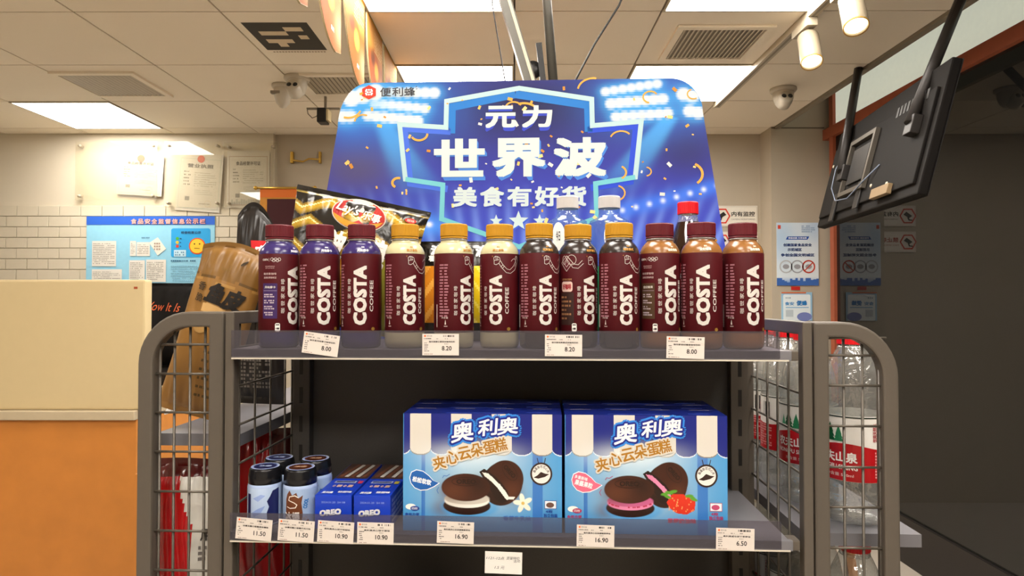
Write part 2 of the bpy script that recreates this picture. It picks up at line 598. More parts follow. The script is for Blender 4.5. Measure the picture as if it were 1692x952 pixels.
# ================================================================ DISPLAY RACK
rack = thing('display_rack', 'grey metal end-of-aisle display rack with wire mesh sides and black back panel', 'shelf rack', S(0, 0, 0), (0, 0, RZ))
RK = rack
XL, XR = sx(385, 0), sx(1300, 0)          # shelf ends
ZT, ZL = 1.3515, 1.098                    # top surfaces of the two shelves
DEP = .25
def shelf_board(z, parent, x0=XL, x1=XR):
    b = MB().box(x0, x1, .004, DEP, z-.012, z).build('shelf_board', M_graylip, parent)
    MB().box(x0, x1+.004, -.004, .004, z-.0135, z+.0005, b=.001).build('price_rail', M_graylip, b)
    MB().box(x0, x1, -.0052, -.0042, z-.0138, z-.0118).build('rail_edge', M_whitep, b)
    st = MB().box(x0, x1-.012, -.0055, -.0040, z-.010, z+.0265).build('clear_strip', M_strip, b)
    MB().box(x1, x1+.014, -.002, .02, z-.0135, z+.0005, b=.002).build('end_cap', M_gray, b)
    return b
shelf_board(ZT, RK); shelf_board(ZL, RK)
MB().box(XL, XR, .004, DEP, .72, .732).build('shelf_board', M_graylip, RK)
XBL, XBR = sx(492, DEP), sx(1206, DEP)
MB().box(XBL, XBR, DEP, DEP+.012, .10, ZT-.01).build('back_panel', M_dark, RK)
for x0, x1 in ((XBL, XBL+.03), (XBR-.006, XBR+.024)):
    u = MB().box(x0, x1, DEP-.022, DEP, .05, ZT-.012, b=.002).build('upright', M_gray if x0 > 0 else M_dark, RK)
    for k in range(12):
        z = .74+k*.05
        MB().box(x0+.012, x0+.018, DEP-.0225, DEP-.0215, z, z+.028).build('slot', M_black, u)
MB().box(XBL-.02, XBR+.02, .0, DEP, .05, .13).build('base', M_gray, RK)

def rounded_frame(x0, x1, z0, z1, r, bar, y0, y1, corner):
    """upside-down U tube frame in the x-z plane; corner: which top corner is round (-1 left, 1 right)"""
    def outline(a0, a1, zt, rr):
        if corner < 0:
            arc = [(a0+rr-rr*math.cos(t), zt-rr+rr*math.sin(t)) for t in [math.pi/2*k/10 for k in range(11)]]
            return [(a0, z0)]+arc+[(a1, zt), (a1, z0)]
        arc = [(a1-rr+rr*math.sin(t), zt-rr+rr*math.cos(t)) for t in [math.pi/2*k/10 for k in range(11)]]
        return [(a0, z0), (a0, zt)]+arc+[(a1, z0)]
    O = outline(x0, x1, z1, r)
    I = outline(x0+bar, x1-bar, z1-bar, max(.004, r-bar))
    m = MB(); n = len(O)
    vs = [(x, y0, z) for x, z in O]+[(x, y0, z) for x, z in I]+[(x, y1, z) for x, z in O]+[(x, y1, z) for x, z in I]
    fs = []
    for i in range(n-1):
        fs += [(i, n+i, n+i+1, i+1), (2*n+i+1, 3*n+i+1, 3*n+i, 2*n+i), (i+1, 2*n+i+1, 2*n+i, i), (n+i, 3*n+i, 3*n+i+1, n+i+1)]
    m.add(vs, fs)
    return m
def bevelmod(o, w=.003):
    md = o.modifiers.new('bevel', 'BEVEL'); md.width = w; md.segments = 2; md.limit_method = 'ANGLE'; md.angle_limit = R(40)
    return o

def wing(px0, px1, pyt, side, vx, hy, bar, par):
    ly = .012
    x0, x1 = sx(px0, ly), sx(px1, ly)
    z1 = sz(pyt, (px0+px1)/2, ly)
    oy = ly-.28                                           # the shelving's own origin lies .28 behind the rack front
    fr = bevelmod(rounded_frame(x0, x1, .05, z1, .075, bar, oy, oy+.022, side).build('end_frame', M_gray, par))
    zt = z1-bar*.5
    for p in vx:
        x = sx(p, ly)
        zz = zt
        if side < 0 and x < x0+.075: zz = z1-.075+math.sqrt(max(0, .075**2-(x0+.075-x)**2))-bar*.4
        if side > 0 and x > x1-.075: zz = z1-.075+math.sqrt(max(0, .075**2-(x-x1+.075)**2))-bar*.4
        MB().tube([(x, oy+.012, .2), (x, oy+.012, zz)], .0019, 6).build('wire', M_wire, fr)
    for p in hy:
        z = sz(p, (px0+px1)/2, ly)
        a, b = x0+bar*.6, x1-bar*.6
        MB().tube([(a, oy+.0085, z), (b, oy+.0085, z)], .0019, 6).build('wire', M_wire, fr)

def side_mesh(x, ztop, zlist, vy, thick):
    r = rounded_frame(.004, DEP+.02, .05, ztop, .03, .018, 0, thick, 1)
    r.v = [(x+b, a, c) for a, b, c in r.v]                # turn the x-z frame into the y-z plane
    fr = bevelmod(r.build('side_panel', M_gray, RK), .002)
    for y in vy:
        MB().tube([(x+thick/2, y, .2), (x+thick/2, y, ztop-.012)], .0018, 6).build('wire', M_wire, fr)
    for z in zlist:
        MB().tube([(x+thick/2+.003, .012, z), (x+thick/2+.003, DEP+.01, z)], .0018, 6).build('wire', M_wire, fr)
side_mesh(sx(369, 0), sz(515, 378, 0), [1.352-.056*k for k in range(12)], [.036, .088, .145, .205, .235], .013)
side_mesh(sx(1327, 0), sz(532, 1335, 0), [1.345-.056*k for k in range(12)], [.03, .075, .12, .165, .215], .013)

# aisle shelving behind the rack
gd = thing('aisle_shelving', 'grey double-sided aisle shelving standing behind the end display rack', 'shelf rack', S(0, .28, 0), (0, 0, RZ))
MB().box(-.31, .31, 0, .02, .05, 1.30).build('end_panel', M_dark, gd)
for sgn in (-1, 1):
    MB().box(sgn*.31-.008, sgn*.31+.008, .02, 1.5, .05, 1.30).build('spine_panel', M_dark, gd)
    zs = (1.22, .86) if sgn < 0 else (1.0875, .776)
    for z in zs:
        xo = .542 if sgn < 0 else .575
        pts = [(.318, .01), (.318, 1.5), (xo, 1.5), (xo, -.22), (.412, -.22), (.412, .01)]
        if sgn < 0: pts = [(-a, b) for a, b in reversed(pts)]
        s_ = MB().prismz(pts, z-.018, z).build('side_shelf', M_graylip, gd)
    MB().box(sgn*.31-.1 if sgn < 0 else sgn*.31, sgn*.31 if sgn < 0 else sgn*.31+.1, .02, 1.5, .05, .15).build('plinth', M_gray, gd)

wing(227, 369, 515, -1, (257, 281, 307, 332), (570, 619, 683, 748, 814, 879, 944, 1010), .022, gd)
wing(1343, 1483, 532, 1, (1398, 1429, 1458), (559, 588, 638, 705, 773, 839, 906, 972), .021, gd)

# ================================================================ PROMOTION BOARD
BLY = .225                                                # rack depth of the board
bxa, bxb = sx(540, BLY), sx(1188, BLY)
def bx(p): return bxa+(p-540)/(1188-540)*(bxb-bxa)
BYM = sy(0, BLY)
def bz(p): return wz(p, BYM)
def b_left(py):
    if py < 205: return 610-53*math.sqrt(max(0, 1-((205-py)/74)**2))
    return 557-(py-205)*.17
def b_right(py):
    if py < 186: return 1110+53*math.sqrt(max(0, 1-((186-py)/55)**2))
    return 1163+(py-186)*.1572
board = thing('promotion_board', 'blue printed promotion board with big white lettering behind the bottles', 'sign', S(0, BLY, 0), (0, 0, RZ))
PB = HZ-(ZT+.0006-ZC)/BYM*F                               # row of the board's foot
rows = [131+74*(1-math.cos(math.pi/2*k/26)) for k in range(26)]+[205+(PB-205)*k/150 for k in range(151)]
outl = [(bx(b_left(r)), bz(r)) for r in reversed(rows)]+[(bx(b_right(r)), bz(r)) for r in rows]
MB().prism(outl, 0, .005).build('foam_board', M_whitep, board)
# printed picture
NS = 340
Sg = np.linspace(0, 1, NS+1)
G = np.array([[(b_left(r)+(b_right(r)-b_left(r))*s, r) for s in Sg] for r in rows])
cen = (G[:-1, :-1]+G[1:, 1:])/2
sh = Sheet(2, 2, 1, 1, '#454a9c'); sh.x = cen[..., 0]; sh.y = cen[..., 1]; sh.px = 2.0
sh.c = np.zeros(cen.shape[:2]+(3,)); sh.c[:] = lin('#3a3c90')
sh.mix(np.clip((sh.y-230)/170, 0, 1)*.85, '#3f4cc4')
sh.glow(880, 175, 150, 60, '#292440', .9)
sh.glow(590, 275, 75, 45, '#544c6c', .85)
sh.glow(1135, 250, 60, 45, '#34305e', .8)
for cx, a, w in [(x, (x-862)/900, 7) for x in range(560, 1190, 26)]:
    d = np.abs(sh.x-cx-(sh.y-400)*-a*1.3)
    sh.mix(np.exp(-(d/w)**2)*np.clip((sh.y-300)/110, 0, 1)*.55, '#8fb4ff')
for (x0, y0, x1, y1, w0, w1) in ((632, 195, 690, 300, 14, 38), (1110, 195, 1030, 300, 14, 34)):
    t = np.clip((sh.y-y0)/(y1-y0), 0, 1.2)
    d = np.abs(sh.x-(x0+(x1-x0)*t))/(w0+(w1-w0)*t)
    sh.mix(np.exp(-d**4)*(sh.y > y0)*np.clip(1.0-t*.8, 0, 1)*.9, '#59b4f4')
for k in range(9):                                        # the row of small lamps lower right
    sh.glow(1010+k*22, 353-k*4.6-(k*k)*.12, 22, 12, '#3f7cf0', .6); sh.glow(1010+k*22, 353-k*4.6-(k*k)*.12, 4.2, 4.2, '#eaf4ff', 1, 1.2)
sh.glow(712, 372, 34, 18, '#4f9cff', .8); sh.glow(712, 370, 5, 4, '#ffffff', 1)
for cx, cy, rx, ry in ((660, 175, 95, 58), (1075, 170, 95, 52), (575, 180, 40, 45)):
    sh.glow(cx, cy, rx, ry, '#3a80d8', .7)
def lamps(xs, y0, slope, r):
    for i, x in enumerate(xs):
        sh.glow(x, y0+slope*(x-xs[0]), r*1.4, r*1.15, '#4fb0ee', .7, 1.0)
    for x in xs:
        sh.ell(x, y0+slope*(x-xs[0]), r*.85, r*.78, '#d4dcde', 5.0)
LMP = 1
lamps(range(600, 730, 15), 147, 0.02, 11)
lamps(range(620, 706, 14), 166, .12, 10)
lamps(range(608, 700, 14), 186, .12, 11)
lamps((566, 578), 187, 0, 13)
lamps((620, 600, 580), 147, -.25, 17)
lamps(range(1005, 1096, 14), 152, -.14, 9)
lamps(range(1014, 1106, 14), 172, -.08, 11)
lamps(range(1022, 1118, 14), 194, -.06, 10)
lamps((1132, 1146), 158, .3, 13)
lamps((1142, 1156), 186, .2, 12)
P = Print(.0003)
nb = len(rows)
for j in range(nb):
    for i in range(NS+1): P.v.append((bx(G[j, i, 0]), bz(G[j, i, 1]), .0003))
for j in range(nb-1):
    for i in range(NS):
        a = j*(NS+1)+i
        P.f.append((a+NS+1, a+NS+2, a+1, a)); P.c.append(tuple(sh.c[j, i]))
M_banner = ink('banner print', 0.5, 0.15)
P.build('printed_picture', M_banner, board)
KX = bx(1)-bx(0); KZ = bz(0)-bz(1)
class Bd(Print):                                          # print in board design units
    def done(s, name, parent):
        s.v = [(bx(u), bz(v), l) for u, v, l in s.v]
        s.f = [tuple(reversed(f)) for f in s.f]
        return s.build(name, M_banner, parent)
def btext(p, body, x0, y0, x1, y1, col, layer, bold):
    v, f, d, dz = text2d(body, bold, 3)
    x = (x0+x1)/2+v[:, 0]*(x1-x0)/d[0]; y = (y0+y1)/2-v[:, 1]*(y1-y0)/d[1]
    p.add(np.stack([x, y], 1), [tuple(reversed(q)) for q in f], col, layer, dz)
half = [(861, 144), (741, 164), (740, 208), (662, 202), (672, 294), (735, 304), (733, 361), (801, 385), (861, 408)]
full = half+[(1722-x, y) for x, y in reversed(half[1:-1])]
full = [(x+(0 if x < 861 else (3 if x > 1000 else 1)), y) for x, y in full]
p = Bd(.00025)
p.line([(x+(9 if x < 861 else -6), y+10) for x, y in full[:3]], 13, '#2f7ac8', 2)
p.line([(x-6, y+10) for x, y in [full[0]]+full[:-3:-1]], 13, '#2f7ac8', 2)
p.line([(x+8, y+7) for x, y in full[2:6]], 11, '#4a6fdc', 2)
p.line([(x-8, y+7) for x, y in [full[i] for i in (-2, -3, -4, -5)]], 11, '#3350cf', 2)
p.line(full, 8, '#b4d2d6', 3, True)
p.line(full[4:13], 8, '#74c2cc', 3.3)
p.done('shield_outline', board)
p = Bd(.00025)
for body, x0, y0, x1, y1, bd in (('元', 806, 173, 857, 210, .035), ('力', 867, 173, 917, 210, .035),
                                 ('世', 720, 227, 805, 291, .04), ('界', 817, 227, 906, 292, .04), ('波', 919, 227, 1006, 292, .04)):
    big = y0 > 200
    for k in range(1, 7): btext(p, body, x0+(k*.6 if big else -k*.1), y0+k*1.0, x1+(k*.6 if big else -k*.1), y1+k*1.0, '#4d86dc' if big else '#3f4fca', 3.6-k*.12, 0)
    btext(p, body, x0, y0, x1, y1, '#ccdad8', 5, bd)
for i, ch in enumerate('美食有好货'):
    x = 752+i*45.2
    btext(p, ch, x+1.2, 309.5, x+41.2, 342.5, '#3f4fca', 3.5, .035)
    btext(p, ch, x, 308, x+40, 341, '#c8d6d8', 5, .035)
p.done('lettering', board)
p = Bd(.00025)
for cx, cy, r in ((824, 365, 11), (861, 365, 17), (896, 365, 11)):
    st = [(cx+(r if k % 2 == 0 else r*.42)*math.sin(math.pi*k/5), cy-(r if k % 2 == 0 else r*.42)*math.cos(math.pi*k/5)) for k in range(10)]
    p.poly([(x+1.5, y+2.5) for x, y in st], '#3f62d6', 3); p.poly(st, '#c6dadb', 4)
p.done('star_trio', board)
p = Bd(.00025)
rg = random.Random(11)
for k in range(95):
    y = rg.uniform(140, 400); x = rg.uniform(b_left(y)+12, b_right(y)-12); a = rg.uniform(0, 3.14); s_ = rg.choice((1.0, 1.4, 2.0, 2.6))
    ca, sa = math.cos(a), math.sin(a)
    q = [(x+ca*s_*1.6-sa*s_, y+sa*s_*1.6+ca*s_), (x-ca*s_*1.6-sa*s_, y-sa*s_*1.6+ca*s_), (x-ca*s_*1.6+sa*s_, y-sa*s_*1.6-ca*s_), (x+ca*s_*1.6+sa*s_, y+sa*s_*1.6-ca*s_)]
    p.poly(q, rg.choice(('#e8a94a', '#f3c26b', '#c98a3c', '#ffd98c', '#e9e2d8')), 4)
for (cx, cy, r, a0, a1, w) in ((575, 172, 22, 20, 110, 3), (600, 196, 14, 180, 300, 2.5), (695, 218, 14, 0, 150, 3.5), (853, 178, 14, 180, 330, 2.5), (870, 190, 26, 250, 320, 3.5),
                               (985, 150, 26, 190, 280, 3), (1078, 162, 12, 100, 330, 2.5), (1138, 290, 24, -60, 50, 4), (1020, 320, 16, -70, 120, 2.5), (1030, 232, 18, 200, 320, 2.5),
                               (660, 300, 10, 120, 290, 4), (1024, 286, 14, 300, 420, 3), (1148, 158, 10, 60, 250, 2), (1070, 285, 9, -80, 80, 2)):
    p.line([(cx+r*math.cos(R(a0+(a1-a0)*k/9)), cy+r*.8*math.sin(R(a0+(a1-a0)*k/9))) for k in range(10)], w, '#e7a94c', 4.4)
p.done('confetti', board)['kind'] = 'stuff'
p = Bd(.00025)
hx = [(610+13.5*math.sin(math.pi*k/3), 147-12*math.cos(math.pi*k/3)) for k in range(6)]
p.poly(hx, '#e0402e', 4)
for dx, dy in ((-4, -4), (0, -4), (4, -4), (-2, 0), (2, 0), (-4, 4), (0, 4), (4, 4), (-5, -2), (5, 2), (-5, 2), (5, -2)):
    p.ell(610+dx, 147+dy, 1.7, 1.5, '#ffffff', 5, 10)
for i, ch in enumerate('便利蜂'): btext(p, ch, 629+i*20.3, 139.5, 647.5+i*20.3, 154.5, '#4a4a50', 5, .012)
p.line([(689, 140), (691, 138)], 1, '#4a4a50', 5); p.line([(689.5, 143), (692, 142.5)], 1, '#4a4a50', 5)
p.done('logo', board)

# ================================================================ COFFEE BOTTLES
BPROF = [(0, 0), (.0255, 0), (.0292, .003), (.030, .010), (.030, .133), (.0293, .138), (.0268, .1435), (.0232, .148), (.0205, .1505), (.0198, .153)]
def rad(z):
    zz = [q[1] for q in BPROF[3:]]; rr = [q[0] for q in BPROF[3:]]
    return float(np.interp(z, zz, rr))
def wrap(u, v, l):
    r = rad(v)+.0003+l; th = u/.030
    return (r*math.sin(th), -r*math.cos(th), v)
LIQ = {'purple': '#31245e', 'cream': '#bdb68e', 'black': '#2b2320', 'brown': '#8a5c2e'}
FLV = {'purple': ('风味摩卡', '#e8e4ee'), 'cream': ('醇正拿铁', '#a8742c'), 'black': ('纯萃美式', '#c08a3a'), 'brown': ('金妃榛果', '#f0e6d0')}
M_label = mat('maroon label', '#480c12', 0.5, spec=0.22, noise=0.12, nscale=60)
M_capred = mat('maroon cap', '#5c121c', 0.4); M_capyel = mat('yellow cap', '#b8841a', 0.4)
M_neck = clear('clear neck', '#e9e4dc', '#e0d8cc', 0.35, 0.1, 0.08)
def ridged(r0, z0, z1, n=60, d=.0004):
    m = MB(); vs = []; fs = []
    prof = [(r0, z0), (r0, z1-.0015), (r0-.0012, z1), (0, z1)]
    seg = n*2
    for k in range(seg):
        a = 2*math.pi*k/seg
        for i, (r, z) in enumerate(prof):
            rr = r-(d if (k % 2 and i < 2) else 0)
            vs.append((max(rr, 0)*math.cos(a), max(rr, 0)*math.sin(a), z))
    for k in range(seg):
        k2 = (k+1) % seg
        for i in range(3): fs.append((k*4+i, k2*4+i, k2*4+i+1, k*4+i+1) if i < 2 else (k*4+2, k2*4+2, k*4+3))
    return m.add(vs, fs)
WH = '#d2ccc4'
def arm_art(p, u0, col=WH):
    z0 = .120
    def P_(pts, w=.0006): p.line([(u0+a*.001, z0+b*.001) for a, b in pts], w, col, 2)
    P_([(-5, 3), (-5.5, 8), (-3, 10), (0, 9.5), (3, 8), (4, 4), (2, 0), (-2, -2), (-5, -1), (-5, 3)])
    P_([(-2.5, 9.5), (-2, 5)]); P_([(0, 9.5), (.3, 5)]); P_([(-5, 4), (-1, 4.5), (2, 5)])
    P_([(4, 4), (8, -2), (14, -8), (19, -9), (25, -4), (30, 3)])
    P_([(2, 0), (6, -6), (13, -13), (20, -14), (28, -9), (33, -1)])
    P_([(8, -2), (5, -5)]); P_([(10, -4), (7, -7.5)])
    P_([(30, 3), (29, 8), (31, 11), (34, 10), (36, 5), (33, -1)]); P_([(31, 11), (31.5, 6)]); P_([(33, 10.5), (33.2, 5)])
    P_([(21, 3), (24, 6), (27, 7), (30, 5), (31, 0), (28, -4)])
    p.text('®', u0-.0075, z0+.010, .0018, .0018, '#b98a3a', 2)
def make_coffee(kind):
    red = kind in ('purple', 'brown')
    t = thing('coffee_bottle', 'x', 'bottle')
    MB().lathe(BPROF, 40).build('body', mat('coffee '+kind, LIQ[kind], 0.22, spec=0.6, noise=0.02), t)
    lb = MB().lathe([(.0301, .0225), (.0303, .0232), (.0303, .1335), (.0301, .134)], 40).build('label', M_label, t)
    MB().lathe([(.0198, .1515), (.0198, .1535), (.0215, .154), (.0215, .1548), (.0198, .1552), (.0198, .158)], 32).build('neck', M_neck, t)
    cp = ridged(.0209, .1595, .177).build('cap', M_capred if red else M_capyel, t)
    ridged(.0207, .1562, .1590, d=.0).build('tamper_band', M_capred if red else M_capyel, cp)
    p = Print(.00015)
    rg = random.Random(hash(kind) % 97 if False else {'purple': 1, 'cream': 2, 'black': 3, 'brown': 4}[kind])
    for side in (0, 1):
        u = side*math.pi*.030
        ln = .0836 if red else .070
        zc_ = .0751 if red else .0685
        p.text('COSTA', u, zc_, ln, .0195, WH, 1, .045, math.pi/2)
        p.text('COFFEE', u+.0172, zc_-.001, ln*.53, .0058, WH, 1, .012, math.pi/2)
        p.text('咖 世 家 咖 啡', u-.0168, zc_-.001, ln*.58, .0056, WH, 1, .0, math.pi/2)
        if not red: arm_art(p, u+.003)
        p.text(FLV[kind][0], u+.004, .1385, .017, .004, FLV[kind][1], 2, .03)
        p.text(FLV[kind][0][:2], u+.004, .1432, .005, .0022, FLV[kind][1], 2, .02)
        p.ell(u+.020, .0275, .003, .0025, '#8a6a2a', 1, 10)
    # small-print panel left of the first face
    for k in range(2):
        x0 = -.0425+k*.0085
        for r_ in range(18):
            z = .119-r_*.0042
            w = rg.uniform(.004, .0078)
            p.rect(x0, z-.0026, x0+w, z-.0006, '#a4717c', 1)
    p.barcode(-.054, .03, -.047, .062, '#e6dfd6', 1, 9, rg)
    p.text('净含量', -.0335, .0435, .011, .0026, '#cfc0ba', 1)
    p.poly([(-.0335, .034), (-.031, .034), (-.0322, .041)], '#d8ccc4', 1); p.rect(-.0345, .031, -.029, .0322, '#b9a09c', 1)
    # emblem panel left of the second face
    u = math.pi*.030-.036
    if red:
        p.text('COSTA', u-.0075, .1255, .010, .0028, WH, 1, .04)
        p.rect(u-.0012, .123, u-.0009, .128, WH, 1)
        for k in range(5):
            p.ring(u+.0035+k*.0026, .126 if k % 2 == 0 else .1245, .0021, .0005, WH, 1, 14)
        p.text('奥运会赛事咖啡饮料', u, .116, .015, .0017, '#c9a9a8', 1); p.text('官方合作伙伴', u, .1135, .014, .0017, '#c9a9a8', 1)
        p.text('咖世家咖啡', u, .1055, .020, .0032, '#d9c4c0', 1); p.text('选用优质咖啡豆', u, .100, .020, .0028, '#d9c4c0', 1)
        bc = '#3a2256' if kind == 'purple' else '#4a3420'
        p.rrect(u-.0115, .042, u+.0115, .092, .001, bc, 1)
        p.text(FLV[kind][0], u+.0005, .0865, .017, .0036, WH, 2, .02); p.rect(u-.010, .0813, u+.0105, .0817, '#b6a4b6', 2)
        for k in range(4): p.greek(u-.009, .0715-k*.0085, u+.009, .0775-k*.0085, 2, '#c3b4bb', 2, rg)
    else:
        p.poly([(u, .131), (u+.010, .121), (u, .109), (u-.010, .121)], '#5a1120', 1)
        p.line([(u, .131), (u+.010, .121), (u, .109), (u-.010, .121)], .0006, WH, 2, True)
        p.line([(u, .126), (u+.005, .121), (u, .115), (u-.005, .121)], .0006, WH, 2, True)
        p.ring(u+.008, .125, .007, .0006, WH, 2); p.ring(u-.004, .125, .0035, .0006, WH, 2, ry=.006)
        p.line([(u-.003, .131), (u+.010, .114), (u+.018, .113), (u+.026, .120)], .0006, WH, 2)
        p.line([(u+.001, .131), (u+.012, .119), (u+.018, .118), (u+.024, .124)], .0006, WH, 2)
        p.text(FLV[kind][0]+'咖啡', u, .0975, .017, .003, '#b58a5a', 1)
        p.rrect(u-.0095, .0800, u+.0095, .0945, .0035, '#d9b9ae', 1); p.text('好咖啡', u, .0872, .015, .008, '#a01c2c', 2, .03)
        p.rrect(u-.0115, .033, u+.0115, .079, .001, '#35201c', 1)
        for k in range(6): p.greek(u-.010, .070-k*.006, u+.010, .0745-k*.006, 1, '#9a6c4a', 2, rg)
    p.rrect(u+.0085, .0235, u+.0155, .0355, .002, '#efeae2', 2); p.text('0糖', u+.012, .028, .005, .003, '#2a2020', 3, .03)
    p.rect(u+.0095, .0325, u+.0145, .034, '#2a2020', 3)
    p.build('label_print', INK, lb, wrap, strips=.0025)
    return t
CB = [('purple', 461, 46, 1), ('purple', 528, 16, 0), ('purple', 597, 0, 0), ('cream', 669, 17, 0), ('cream', 750, 40, 0), ('cream', 825.5, -9, 0),
      ('black', 891, 21, 0), ('black', 955, 37, 1), ('black', 1023, 22, 0), ('brown', 1090, 34, 1), ('brown', 1159, 5, 0), ('brown', 1227, 30, 0)]
CL = ['maroon-labelled coffee bottle with purple shoulder, five-ring emblem and purple text panel to the front',
      'purple-shouldered coffee bottle with maroon cap standing between two other purple-shouldered ones',
      'purple-shouldered coffee bottle with maroon cap, next to a cream-shouldered bottle',
      'cream-shouldered coffee bottle with yellow cap, next to a purple-shouldered bottle',
      'cream-shouldered coffee bottle with yellow cap, second of three, barcode edge showing',
      'cream-shouldered coffee bottle with yellow cap, next to a black-shouldered bottle',
      'black-shouldered coffee bottle with yellow cap, next to a cream-shouldered bottle',
      'black-shouldered coffee bottle with yellow cap showing a diamond drawing and a dark text box',
      'black-shouldered coffee bottle with yellow cap, next to a brown-shouldered bottle',
      'brown-shouldered coffee bottle with maroon cap and five-ring emblem, next to a black-shouldered one',
      'brown-shouldered coffee bottle with maroon cap standing between two other brown-shouldered ones',
      'brown-shouldered coffee bottle with maroon cap, last of the row near the camera warning sign']
protos = {}
for (kind, px, ang, sd), lab in zip(CB, CL):
    ly = .053 if px == 955 else (.046 if px in (825.5, 1090, 1227) else .037)
    x = sx(px, ly); loc = S(x, ly, ZT+.0003)
    rot = (0, 0, RZ+R(ang)+math.atan2(-loc.x, loc.y)*.9+(math.pi if sd else 0))
    if kind not in protos:
        o = make_coffee(kind); protos[kind] = o; o.location = loc; o.rotation_euler = rot
        o.scale = (.944, .944, 1)
        tag(o, lab, 'bottle', kind+' coffee bottles on the top shelf')
    else: dup(protos[kind], loc, rot, lab)

# water and cola bottles behind ------------------------------------------------------
M_capw = mat('white cap', '#c4c2c2', 0.4); M_capr = mat('red cap', '#d0151f', 0.35)
M_cola = mat('cola', '#241109', 0.08, spec=0.8, noise=0.0)
M_water = clear('blue water', '#bcd4f2', '#7fa6e4', 0.18, 0.05, 0.04)
def water(px, lab, first=[None]):
    x = sx(px, .125); loc = S(x, .125, ZT+.0003)
    if first[0] is not None: return dup(first[0], loc, (0, 0, RZ+.5), lab)
    t = thing('water_bottle', lab, 'bottle', loc, (0, 0, RZ), 'blue water bottles behind the coffee')
    first[0] = t
    pr = [(0, 0), (.027, 0), (.031, .005), (.031, .07), (.029, .075), (.031, .08), (.031, .185), (.030, .191), (.0185, .197), (.0165, .203), (.0165, .213)]
    MB().lathe(pr, 32).build('body', M_petblue, t)
    lb = MB().lathe([(.0313, .02), (.0313, .12)], 32).build('label', mat('green label', '#3fc48c', 0.4), t)
    p = Print(.0002)
    def wr(u, v, l): return ((.0316+l)*math.sin(u/.0316), -(.0316+l)*math.cos(u/.0316), v)
    p.ell(-.016, .165, .011, .022, '#eef0ee', 1); p.text('今日', -.016, .166, .007, .016, '#2a2a34', 2, .02)
    p.ell(.020, .178, .009, .008, '#f2eeee', 1); p.ring(.020, .178, .0045, .0018, '#c8202c', 2); p.ell(.020, .178, .0015, .0015, '#c8202c', 2)
    p.build('sticker', INK, t, wr, strips=.004)
    ridged(.0172, .211, .2295).build('cap', M_capw, t)
    return t
water(938, 'clear blue water bottle with white cap, behind the black-shouldered bottle with the diamond drawing')
water(1007, 'clear blue water bottle with white cap, behind the black-shouldered bottle next to a brown-shouldered one')
t = thing('cola_bottle', 'dark cola bottle with bright red cap behind the brown-shouldered coffee bottles', 'bottle', S(sx(1137, .12), .12, ZT+.0003), (0, 0, RZ))
cpz = [(0, 0), (.026, 0), (.031, .006), (.032, .03), (.030, .055), (.0275, .075), (.030, .095), (.0325, .115), (.032, .135), (.028, .155), (.021, .175), (.0165, .188)]
MB().lathe(cpz, 32).build('body', M_cola, t)
MB().lathe([(.0165, .188), (.0145, .194), (.0145, .204)], 24).build('neck', M_pet, t)
lb = MB().lathe([(.0326, .085), (.0328, .088), (.0334, .118), (.033, .124)], 32).build('label', mat('red label', '#c4141e', 0.35), t)
p = Print(.0002); p.text('可口可乐', -.02, .103, .035, .011, '#f4eeee', 1, .03, shear=.2)
p.ell(.012, .145, .005, .005, '#eeeeee', 1)
p.build('label_print', INK, lb, lambda u, v, l: ((.0336+l)*math.sin(u/.033), -(.0336+l)*math.cos(u/.033), v), strips=.004)
ridged(.0158, .2005, .219, 40).build('cap', M_capr, t)

